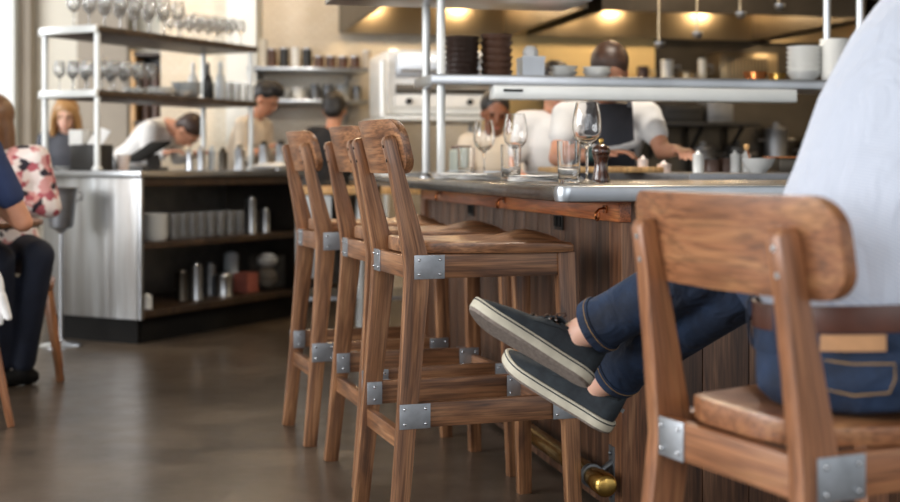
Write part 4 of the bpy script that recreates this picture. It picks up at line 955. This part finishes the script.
# things on the pass ledge
ZP = .9685
o = place(bowl_mb(.068, .058).build('bowl', china), Q(758, 4.75, ZP)); tag(o, 'white bowl on the pass ledge beside the man in blue', 'bowl')
sp = empty('spoon', Q(753, 4.76, ZP+.02), 0, 'wooden spoon leaning in the white bowl', 'spoon')
MB().tube([(0, 0, 0), (-.02, 0, .06), (-.024, 0, .075)], .0035, 8).build('handle', copper, sp); MB().ball((-.026, 0, .083), (.012, .008, .014), 10, 7).build('spoon_head', pine, sp)
for px, v, r, h, m_, lab in ((698, 4.85, .022, .075, china, 'white squeeze bottle beside the chef'), (735, 5.15, .022, .078, china, 'left white bottle behind the white bowl'), (746, 5.15, .022, .078, china, 'right white bottle behind the white bowl'), (643, 5.0, .022, .055, cup_paper, 'pale cup in front of the chef'), (664, 5.0, .03, .035, cup_paper, 'small striped tub beside the chef')):
    o = place(can_mb(r, h).build('bottle' if h > .07 else 'cup', m_), Q(px, v, ZP)); tag(o, lab, 'bottle' if h > .07 else 'cup', 'bottles and cups on the pass')
    MB().lathe([(0, h-.005), (r*.9, h-.004), (r*.4, h+.006), (.004, h+.015), (0, h+.016)], n=12).build('cap', m_, o)
wp = empty('wide_pan', Q(790, 5.1, ZP), KR, 'square steel pan with a copper rim on the pass ledge', 'pan')
MB().box((0, 0, .03), (.17, .14, .06)).build('pan_body', steel_dark, wp, bevel=.008); MB().box((0, 0, .064), (.18, .15, .008)).build('rim', copper, wp, bevel=.002)
for px, h, lab in ((712, .055, 'low brown tub on the pass ledge left'), (727, .06, 'brown tub in the middle of the pass ledge')):
    o = place(can_mb(.035, h).build('tub', stone_brown), Q(px, 5.2, ZP)); tag(o, lab, 'tub', 'brown tubs on the pass'); MB().lathe([(0, h-.003), (.03, h-.003), (.03, h+.004), (0, h+.004)], n=14).build('lid', blackish, o)
cb = place(MB().box((0, 0, .012), (.46, .26, .024)).build('cutting_board', pine, bevel=.005), Q(600, 5.1, ZP), KR); tag(cb, 'pale wooden cutting board in front of the chef', 'cutting board')
gj = empty('glass_jar', K(1.5, 6.2, LZ1+.001), KR, 'tall greenish glass canister with a dark lid beside the white posts', 'jar')
gj.location = V((at(461, 0, 6.2).x, 6.2, LZ1+.001)); MB().lathe([(0, 0), (.05, 0), (.055, .01), (.055, .12), (.045, .13), (0, .13)], n=18).build('jar_body', sage, gj); MB().lathe([(0, .13), (.05, .13), (.05, .145), (0, .147)], n=18).build('lid', stone_brown, gj)
# prep table left of the bar end
pt = empty('prep_table', V((-.62, 7.55, 0)), .1, 'steel prep table with a pale front panel and wood board behind the stools', 'table')
MB().box((.13, .0, .855), (.80, .6, .04)).build('tabletop', pine, pt, bevel=.004)
for x in (-.24, .1, .50):
    for y in (-.26, .26): MB().tube([(x, y, 0), (x, y, .84)], .018, 10).build('leg', white_metal, pt)
MB().box((-.17, -.28, .60), (.2, .02, .46)).build('front_panel', china_grey, pt, bevel=.004)
MB().box((.13, 0, .25), (.76, .5, .02)).build('undershelf', steel, pt)
# ================================================================ BACK BAR (left) with rack
CR = math.radians(-27.6); CO = V((-1.72, 7.2, 0)); CM = Matrix.Translation(CO) @ Matrix.Rotation(CR, 4, 'Z')
def B(x, y, z): return CM @ V((x, y, z))
bb = empty('back_bar', CO, CR, 'stainless steel back bar counter with open shelves of glassware', 'counter')
MB().box((-.36, .01, .535), (.72, .02, .79)).build('end_panel', brushed, bb, bevel=.002)
ct = MB().ext([(.03, -.03), (.03, 1.62), (-.78, 1.62), (-.78, .02), (-.75, -.03)], .93, .968).build('worktop', steel, bb, bevel=.008)
MB().box((-.01, .8, .905), (.03, 1.56, .05)).build('front_rail', dark_board, bb, bevel=.003)
MB().box((-.01, .015, .535), (.035, .03, .79)).build('corner_post', steel, bb, bevel=.004)
MB().box((-.01, 1.56, .535), (.04, .04, .79)).build('end_post', dark_board, bb, bevel=.003)
MB().box((-.62, .82, .535), (.02, 1.56, .79)).build('back_panel', steel_dull, bb)
MB().box((-.31, 1.585, .535), (.6, .02, .79)).build('side_panel', steel_dark, bb)
MB().box((-.3, .8, .165), (.60, 1.54, .04)).build('bottom_shelf', dark_board, bb, bevel=.003)
MB().box((-.3, .8, .545), (.60, 1.54, .035)).build('middle_shelf', dark_board, bb, bevel=.003)
MB().box((-.38, .05, .07), (.66, .02, .14)).build('kick_board', black, bb); MB().box((-.055, .82, .07), (.02, 1.5, .14)).build('kick_board', black, bb)
# rack
rk = empty('glass_rack', B(-.335, .03, .9805), CR, 'open two-tier rack of white posts and shelves with painted dark reflections on the back bar', 'rack')
for x in (0, -.40):
    for y in (0, 1.46): MB().tube([(x, y, -.011), (x, y, .80)], .018, 12).build('post', white_metal, rk); MB().lathe([(0, -.011), (.03, -.011), (.03, .006), (.02, .014)], (x, y, 0), 12).build('foot', white_metal, rk)
for z in (.42, .785):
    rp_ = [(.025, -.03), (.025, 1.50), (-.46, 1.50), (-.46, .06), (-.43, .0), (-.37, -.03)]
    MB().ext(rp_, z-.012, z+.024).build('shelf', dark_board, rk, bevel=.003)  # steel shelf, its dark reflections put into a wood colour
    eb = MB().ext([(.03, -.045), (.03, -.02), (-.38, -.02), (-.445, .02), (-.46, .07), (-.475, .07), (-.465, .01), (-.39, -.045)], z-.014, z+.028).build('end_band', white_metal, rk, bevel=.004); tag(eb, 'white rounded end band')
def tx(px, x):                                        # run position of the image column on the line local x
    o = B(x, 0, 0); q = (px-450)/FP; dx, dy = .463, .886; return (o.x-q*o.y)/(q*dy-dx)
def glassware(protos, spots, z, labf, grp):
    for i, (x, y) in enumerate(spots):
        pr = protos; o = pr if i == 0 else again(pr, (0, 0, 0)); o.location = B(x, y, z); o['label'] = labf(i); o['group'] = grp
wgp = wine_glass('', 1.0, True, 16)[0].build('wine_glass', thin_glass); tag(wgp, 'x', 'wine glass')
sp_ = [(-.36-.12*j, .12+.13*i) for i in range(6) for j in range(3)]
glassware(wgp, sp_, .9805+.81, lambda i: f'large wine glass on the upper rack shelf, {ORD[i//3]} from the near end, '+['front', 'middle', 'back'][i % 3]+' row', 'large wine glasses on the upper rack shelf')
wg2 = wine_glass('', .74, True, 14)[0].build('wine_glass', thin_glass); tag(wg2, 'x', 'wine glass')
sp_ = [(-.35-.10*j, .92+.095*i) for i in range(6) for j in range(3)]
glassware(wg2, sp_, .9805+.81, lambda i: f'small wine glass on the upper rack shelf, {ORD[5-i//3]} from the far end, '+['front', 'middle', 'back'][i % 3]+' row', 'small wine glasses on the upper rack shelf')
wg3 = wine_glass('', .82, True, 14)[0].build('wine_glass', thin_glass); tag(wg3, 'x', 'wine glass')
sp_ = [(-.36-.11*j, .10+.105*i) for i in range(5) for j in range(4)]
glassware(wg3, sp_, .9805+.4455, lambda i: f'wine glass on the lower rack shelf, {ORD[i//4]} from the near end, '+['front', 'second', 'third', 'back'][i % 4]+' row', 'wine glasses on the lower rack shelf')
ZR2 = .9805+.4445
for k, (y, x) in enumerate(((.66, -.40), (.66, -.6))):
    pr = plate_mb(.085, .018).build('plate', china); tag(pr, 'x', 'plate'); w_ = ['front', 'rear'][k]
    stack(pr, B(x, y, ZR2), .010, 4, stack_labels(4, 'white plate', f'the {w_} plate stack on the lower rack shelf'), f'plates in the {w_} stack on the rack')
pr = bowl_mb(.10, .045).build('bowl', china_grey); tag(pr, 'x', 'bowl'); stack(pr, B(-.44, .95, ZR2), .026, 3, stack_labels(3, 'grey-blue bowl', 'the bowl stack on the lower rack shelf'), 'bowls on the lower rack shelf')
pr = bowl_mb(.075, .035).build('bowl', china); tag(pr, 'x', 'bowl'); pr.location = B(-.36, .80, ZR2); pr['label'] = 'small white bowl beside the grey bowl stack on the rack'
bt = MB().lathe([(0, 0), (.032, 0), (.033, .004), (.033, .12), (.026, .15), (.013, .17), (.013, .215), (.015, .217), (.015, .225), (0, .225)], n=16)
for k, (y, x, m_, lab) in enumerate(((1.15, -.55, china, 'white bottle behind the grey bowls on the rack'), (1.24, -.5, blackish, 'black bottle on the lower rack shelf'), (1.18, -.35, china_grey, 'pale bottle at the front of the lower rack shelf'))):
    o = place(bt.build('bottle', m_), B(x, y, ZR2)); tag(o, lab, 'bottle', 'bottles on the rack'); MB().lathe([(0, .226), (.011, .226), (.011, .245), (0, .246)], n=10).build('cap', m_, o)
tb2 = tumbler(1, 14, True).build('tumbler', thin_glass); tag(tb2, 'x', 'glass')
glassware(tb2, [(-.36-.09*j, 1.27+.08*i) for i in range(3) for j in range(2)], ZR2, lambda i: f'clear tumbler on the lower rack shelf, {ORD[2-i//2]} from the far end, '+['front', 'back'][i % 2]+' row', 'tumblers on the lower rack shelf')
# inside the cabinet: upper shelf
ZM, ZB = .5635, .186
pr = side_dish(.078, .03).build('bowl', china); tag(pr, 'x', 'bowl'); stack(pr, B(-.13, tx(155, -.13), ZM), .021, 7, stack_labels(7, 'white bowl', 'the stack inside the back bar'), 'bowls inside the back bar')
_tm = tumbler(1.25, 16, True); _tm.v = [V((p.x*.74, p.y*.74, p.z)) for p in _tm.v]
tb3 = _tm.build('tumbler', thin_glass); tag(tb3, 'x', 'glass')
glassware(tb3, [(-.12-.10*j, tx(px, -.12)) for px in (174, 183, 192, 201, 210, 220, 230, 239) for j in (0, 1)], ZM, lambda i: ('front-row' if i % 2 == 0 else 'back-row')+f' clear tumbler inside the back bar, {ORD[i//2]} from the left', 'tumblers inside the back bar')
for px, x, r, h, m_, z, nme, lab in ((251, -.14, .036, .22, steel, ZM, 'shaker', 'tall steel shaker inside the back bar, right of the tumblers'), (265, -.14, .033, .14, steel, ZM, 'shaker', 'short steel shaker inside the back bar'), (257, -.30, .028, .12, steel_dark, ZM, 'shaker', 'dark steel cup at the end of the middle shelf'),
    (147, -.08, .03, .07, china, ZB, 'cup', 'small white cup at the left end of the bottom shelf'), (182, -.2, .042, .17, steel_dark, ZB, 'canister', 'dark steel canister on the bottom shelf'), (196, -.14, .04, .21, steel, ZB, 'canister', 'bright tall steel canister on the bottom shelf'), (210, -.24, .036, .19, steel_dull, ZB, 'canister', 'dull steel canister behind the bright one'), (223, -.14, .062, .13, steel, ZB, 'pail', 'wide steel pail on the bottom shelf'), (231, -.3, .05, .24, china_grey, ZB, 'pitcher', 'pale pitcher at the back of the bottom shelf')):
    o = place(can_mb(r, h, 18).build(nme, m_), B(x, tx(px, x), z)); tag(o, lab, nme, 'steel ware inside the back bar')
    MB().lathe([(0, h-.004), (r*.8, h-.004), (r*.7, h+.01), (r*.2, h+.016), (0, h+.018)], n=14).build('lid', m_, o)
o = place(MB().box((0, 0, .06), (.11, .12, .12)).box((0, 0, .122), (.115, .125, .006)).build('carton', pink_card, bevel=.003), B(-.16, tx(246, -.16), ZB), CR); tag(o, 'dusty pink carton on the bottom shelf of the back bar', 'carton')
bk = empty('wire_basket', B(-.16, tx(267, -.16), ZB), CR, 'dark wire basket of cloths on the bottom shelf', 'basket')
mb = MB()
for z in (.01, .08, .15, .22): mb.tube([(-.08, -.08, z), (.08, -.08, z), (.08, .08, z), (-.08, .08, z), (-.08, -.08, z)], .003, 6)
for k in range(7):
    q = -.08+.16*k/6
    for a, b in ((q, -.08), (q, .08), (-.08, q), (.08, q)): mb.tube([(a, b, .01), (a, b, .22)], .002, 5)
mb.build('cage', steel_dark, bk); MB().ball((0, 0, .19), (.07, .07, .05), 12, 8).build('cloth_bundle', linen, bk); MB().ball((0, 0, .08), (.068, .068, .07), 12, 8).build('cloth_bundle', taupe, bk)
# on top of the back bar
ZC = .9685
for px, x, r, h, m_, lab in ((190, -.10, .026, .10, steel, 'first steel shaker of the row on the back bar top'), (201, -.12, .026, .115, steel, 'second steel shaker of the row on the back bar top'), (212, -.10, .024, .12, china_grey, 'pale bottle in the row on the back bar top'), (223, -.14, .03, .11, steel_dark, 'dark steel shaker in the row on the back bar top'), (240, -.10, .036, .13, steel, 'wide steel canister on the back bar top'), (264, -.12, .034, .16, steel, 'tall steel canister in front of the cook in a cream shirt'), (281, -.12, .036, .165, steel, 'tall steel canister at the far end of the back bar')):
    o = place(can_mb(r, h, 18).build('shaker', m_), B(x, tx(px, x), ZC)); tag(o, lab, 'shaker', 'steel shakers on the back bar top')
    MB().lathe([(0, h-.004), (r*.85, h-.004), (r*.6, h+.018), (r*.3, h+.03), (0, h+.03)], n=14).build('lid', m_ if h < .15 else blackish, o)
remesh('towel', [('e', (0, 0, .02), (.10, .06, .022)), ('e', (.06, .03, .025), (.06, .05, .022)), ('c', (-.08, -.02, .015), (.1, .04, .02), .018, .018)], .006, linen, None, 3)
o = bpy.data.objects['towel']; place(o, B(-.02, tx(268, -.02), ZC+.004), 0); tag(o, 'white towel heaped near the far end of the back bar', 'towel')
tm = empty('order_terminal', B(-.42, .55, ZC), CR+math.radians(-30), 'slanted black order terminal on the back bar', 'terminal')
MB().ext([(-.14, -.08), (.14, -.08), (.12, .09), (-.12, .09)], 0, .02).build('base', blackish, tm, bevel=.004)
MB().bar([(0, .05, .02), (0, .03, .09)], .08, .03, up=(1, 0, 0)).build('stand', blackish, tm)
sc_ = MB().bar([(0, -.09, .055), (0, .09, .17)], .32, .02, up=(0, 0, 1)).build('screen_housing', black, tm, bevel=.006)
cu = empty('paper_cup', B(-.33, .24, ZC), 0, 'pale paper cup at the near corner of the back bar', 'cup'); MB().lathe([(0, 0), (.030, 0), (.040, .088), (.042, .09), (.038, .089), (.028, .006), (0, .005)], n=20).build('cup_body', cup_paper, cu); MB().lathe([(.0405, .088), (.043, .089), (.043, .093), (.0405, .093)], n=20).build('rim', china, cu)
cr_ = empty('card_reader', B(-.46, .12, ZC), CR, 'black till box with a white slip between the rack posts', 'till')
MB().box((0, 0, .075), (.20, .14, .15)).build('body', blackish, cr_, bevel=.008); MB().bar([(.04, -.03, .14), (.07, .03, .24)], .10, .004, up=(0, 1, 0)).build('paper_slip', paper, cr_); MB().box((-.07, -.02, .19), (.10, .08, .09)).build('paper_roll_box', china, cr_, bevel=.004)
o = place(bowl_mb(.075, .022).build('plate', china), B(-.42, -.0+.0, ZC) if False else B(-.50, .045-.0, ZC)); o.location = B(-.55, .10, ZC) ; o.location = B(-.64, .10, ZC); tag(o, 'small white dish at the left end of the back bar', 'dish')
# champagne bucket on a stand
cs = empty('wine_bucket_stand', at(61, 346, 7.18)*1, 0, 'steel wine bucket on a tall pedestal stand before the back bar', 'wine bucket'); cs.location.z = 0
MB().lathe([(0, 0), (.115, 0), (.115, .006), (.10, .014), (.03, .02), (.014, .03), (.012, .04), (0, .04)], n=28).build('base', steel, cs); MB().lathe([(0, .03), (.0125, .03), (.0125, .62), (.03, .64), (.06, .655), (0, .655)], n=16).build('pole', steel, cs)
bu = MB().lathe([(0, .655), (.062, .655), (.066, .665), (.082, .83), (.088, .865), (.094, .875), (.090, .88), (.080, .86), (.062, .67), (0, .665)], n=26).build('bucket', steel_dull, cs)
for s in (-1, 1): MB().tube([(s*.084, 0, .80), (s*.115, 0, .81), (s*.115, 0, .85), (s*.088, 0, .85)], .006, 8).build('handle', steel, bu)
# shelving unit against the back wall with bottles
un = empty('bottle_shelving', V((-3.22, 10.9, 0)), 0, 'dark shelving unit with rows of brown bottles behind the back bar', 'shelving')
UX0, UX1 = at(133, 0, 10.9).x+3.22, at(203, 0, 10.9).x+3.22
MB().box(((UX0+UX1)/2, .32, .98), (UX1-UX0, .03, 1.95)).build('back_panel', blackish, un)
for z in (.1, .55, 1.0, 1.35, 1.62, 1.93): MB().box(((UX0+UX1)/2, .15, z), (UX1-UX0, .32, .03)).build('shelf', dark_board, un, bevel=.003)
for x in (UX0, UX1): MB().box((x, .15, .98), (.04, .32, 1.96)).build('side_board', pine, un, bevel=.003)
bot = MB().lathe([(0, 0), (.034, 0), (.034, .13), (.014, .17), (.014, .21), (0, .21)], n=12).build('bottle', stone_brown); tag(bot, 'x', 'bottle')
k = 0
for z in (1.366, 1.636):
    for i in range(6):
        o = bot if k == 0 else again(bot, (0, 0, 0)); k += 1; o.location = V((-3.22+UX0+.09+i*(UX1-UX0-.18)/5, 11.0, z)); o['label'] = f'brown bottle, {ORD[i]} from the left on the '+('lower' if z < 1.5 else 'upper')+' bottle row of the dark shelving'; o['group'] = 'brown bottles on the dark shelving'
# ================================================================ LEFT FOREGROUND: dining table and seats
tl = empty('dining_table', V((-2.17, 5.55, 0)), 0, 'wooden dining table at the left edge where two women sit', 'table')
MB().lathe([(0, .735), (.40, .735), (.415, .745), (.415, .76), (.40, .765), (0, .765)], n=36).build('tabletop', walnut_post, tl); MB().lathe([(0, 0), (.16, 0), (.16, .012), (.04, .04), (.035, .72), (.12, .735), (0, .735)], n=22).build('pedestal', iron, tl)
def seat(loc, rz, lab, zs=.47, w=.19):
    R = empty('wooden_stool', loc, rz, lab, 'stool', 'walnut stools at the dining table'); mb = MB().ext([(-w, -w), (w, -w), (w*1.05, w), (-w*1.05, w)], zs-.03, zs); mb.build('seat', walnut_warm, R, bevel=.012)
    for sx in (-1, 1):
        for sy in (-1, 1): MB().bar([(sx*(w+.03), sy*(w+.03), 0), (sx*(w-.03), sy*(w-.03), zs-.028)], [.026, .036]).build('leg', walnut_warm, R, bevel=.003)
        MB().bar([(sx*(w-.01), -w, .2), (sx*(w-.01), w, .2)], .02, .03).build('stretcher', walnut_warm, R, bevel=.002)
    return R
seat(V((-1.98, 4.9, 0)), 1.0, 'backless walnut stool under the person in the navy top', .455)
seat(V((-2.07, 6.14, 0)), .3, 'backless walnut stool under the person in the floral shirt', .455)
def seated(pel, nk, F, sl, sr, el, er, wl, wr, kl, kr, al, ar, hd=None, **k):
    J = dict(pel=pel, nk=nk, F=F, sl=sl, sr=sr, el=el, er=er, wl=wl, wr=wr, knl=kl, knr=kr, anl=al, anr=ar)
    n = V(nk); J['hd'] = hd or tuple(n+V((0, 0, .15))+V(F)*.03); p = V(pel); r = (V(sr)-V(sl)).normalized(); J['hipl'] = p-r*.09-V((0, 0, .02)); J['hipr'] = p+r*.09-V((0, 0, .02)); J.update(k); return J
# navy woman, loc at chair
figure('person', 'person in a navy t-shirt leaning an elbow on the table at the left edge', (-1.95, 4.92, 0), seated((0, 0, .585), (-.02, .10, 1.12), (-.7, .7, 0), (-.17, .02, 1.06), (.150, .12, 1.055), (-.2, .22, .82), (.275, .18, .775), (-.26, .40, .86), (.05, .30, .90), (-.40, .22, .52), (-.24, .32, .52), (-.44, .26, .09), (-.28, .34, .09)), skin, cloth_navy, denim, hair_brown, 'bun', .62, .013, black, None, True)
figure('person', 'person in a floral shirt and dark trousers sitting at the table', (-2.12, 6.13, 0), seated((.02, 0, .60), (-.02, -.02, 1.06), (-.75, -.65, 0), (-.165, -.05, 1.01), (.175, -.02, 1.03), (-.26, .10, .80), (.235, .0, .80), (-.22, .20, .86), (.08, -.12, .84), (.14, -.42, .58), (.29, -.34, .60), (.08, -.24, .09), (.18, -.22, .09)), skin_pale, floral, cloth_darkjean, hair_auburn, 'long', 1.9, .013, black, None, True)
o = remesh('napkin', [('e', (0, 0, 0), (.035, .02, .08)), ('c', (.02, 0, -.02), (.05, 0, -.10), .022, .014), ('c', (-.01, 0, .02), (.02, 0, -.12), .02, .012)], .006, linen, None, 2)
place(o, V((-1.70, 4.86, .53))); tag(o, 'white napkin hanging at the hip of the person in navy', 'napkin')
# ================================================================ KITCHEN STAFF
def arms_chef(J, f, r, Z):
    # r points to the figure's right; image-left when facing the camera
    d = {}
    d['sr'] = J['nk']+r*.185-Z*.055+f*.02; d['sl'] = J['nk']-r*.185-Z*.055+f*.02
    d['er'] = d['sr']+r*.045-Z*.19+f*.10; d['wr'] = d['er']+f*.12+Z*.02-r*.20
    d['el'] = d['sl']-r*.05-Z*.16+f*.11; d['wl'] = d['el']+f*.20+Z*.0-r*.03
    return d
def apron(R, J, f, r, mat):
    pass
chef = figure('person', 'chef in a white t-shirt and charcoal apron, head bent over the pass', (at(602, 0, 5.85).x+.02, 6.05, 0), standing(1.575, (.0, -1), .19, .95, arms_chef), skin, cloth_white, blackish, hair_brown, 'short', .50, .012)
def bib(parent, y0, zc, w, h, mat):
    mb = MB(); S = []; n = 12
    for k in range(9):
        t = k/8; z = zc-h/2+h*t; ww = w*(1.25-.45*t); ring = []
        for i in range(n+1): a = -1+2*i/n; ring.append(V((a*ww/2, y0(z)+.035*a*a, z)))
        for i in range(n, -1, -1): a = -1+2*i/n; ring.append(V((a*ww/2, y0(z)+.035*a*a+.012, z)))
        S.append(ring)
    return mb.secs(S).build('apron', mat, parent)
ap = bib(chef, lambda z: -.215-.15*max(0, min(1, (z-.95)/.35)), 1.02, .25, .50, cloth_apron)
for s in (-1, 1): MB().bar([(s*.085, -.34, 1.25), (s*.085, -.31, 1.31), (s*.07, -.20, 1.36)], .022, .006, up=(0, 1, 0)).build('apron_strap', cloth_apron, ap)
_J = standing(1.575, (.0, -1), .19, .95, arms_chef)
_a, _b = V(_J['er']), V(_J['wr']); MB().tube([_a.lerp(_b, .62), _a.lerp(_b, .7), _a.lerp(_b, .86), _a.lerp(_b, .9)], [.030, .0345, .0315, .026], 14).build('tattoo', plain('tattoo_ink', '35504c', .6, var=.4, scale=60), chef)
def arms_near(J, f, r, Z):
    d = {}
    for s_, q in (('l', -1), ('r', 1)): d['e'+s_] = J['s'+s_]+r*q*.05-Z*.24; d['w'+s_] = d['e'+s_]+f*.15+Z*.07-r*q*.05
    return d
def arms_side(J, f, r, Z):
    d = {}
    d['er'] = J['sr']+r*.07-Z*.22+f*.02; d['wr'] = d['er']+f*.18-Z*.03; return d
figure('person', 'cook in a white shirt standing half hidden behind the chef', (at(551, 0, 6.75).x, 6.75, 0), standing(1.53, (.1, -1), .08, .3, arms_side), skin, cloth_white, blackish, hair_black, 'short', .75)
figure('person', 'cook in a beige shirt with long sleeves, seen just below the pass shelf', (at(491, 0, 7.55).x, 7.55, 0), standing(1.43, (.1, -1), .12, .3), skin_dark, cloth_cream, blackish, hair_black, 'short', 1.8)
figure('person', 'cook in a black shirt standing with back to the bar', (at(331, 0, 9.1).x, 9.1, 0), standing(1.52, (.1, 1), .08, .3), skin, cloth_black, blackish, hair_black, 'quiff', .6)
figure('person', 'cook in a cream shirt looking down, at the far end of the rack', (at(236, 0, 9.27).x, 9.27, 0), standing(1.62, (.95, -.3), .14, .7, arms_near), skin, cloth_cream, blackish, hair_black, 'quiff', 1.5)
def bent():
    J = standing(1.6, (.96, -.28), .2, .9); f = V((.96, -.28, 0)).normalized(); r = V((f.y, -f.x, 0)); Z = V((0, 0, 1))
    J['pel'] = Z*1.0-f*.08; J['nk'] = Z*1.27+f*.27; J['hd'] = Z*1.24+f*.40; J['F'] = f*.5-Z*.9
    for s_, q in (('l', -1), ('r', 1)):
        J['s'+s_] = Z*1.25+f*.20+r*q*.17; J['hip'+s_] = J['pel']+r*q*.09-Z*.05; J['e'+s_] = J['s'+s_]+r*q*.05-Z*.20; J['w'+s_] = J['e'+s_]+f*.14+Z*.03
    return J
figure('person', 'person in a white shirt bending far forward behind the rack', (at(137, 0, 9.15).x, 9.15, 0), bent(), skin, cloth_white, blackish, hair_brown, 'short', 1.8)
figure('person', 'person in a dark grey top seen between the white rack posts', (at(68, 0, 9.5).x, 9.5, 0), standing(1.48, (.15, -1), .04, .25), skin_pale, cloth_apron, blackish, hair_blond, 'long', 1.5, .013, black, None, True)
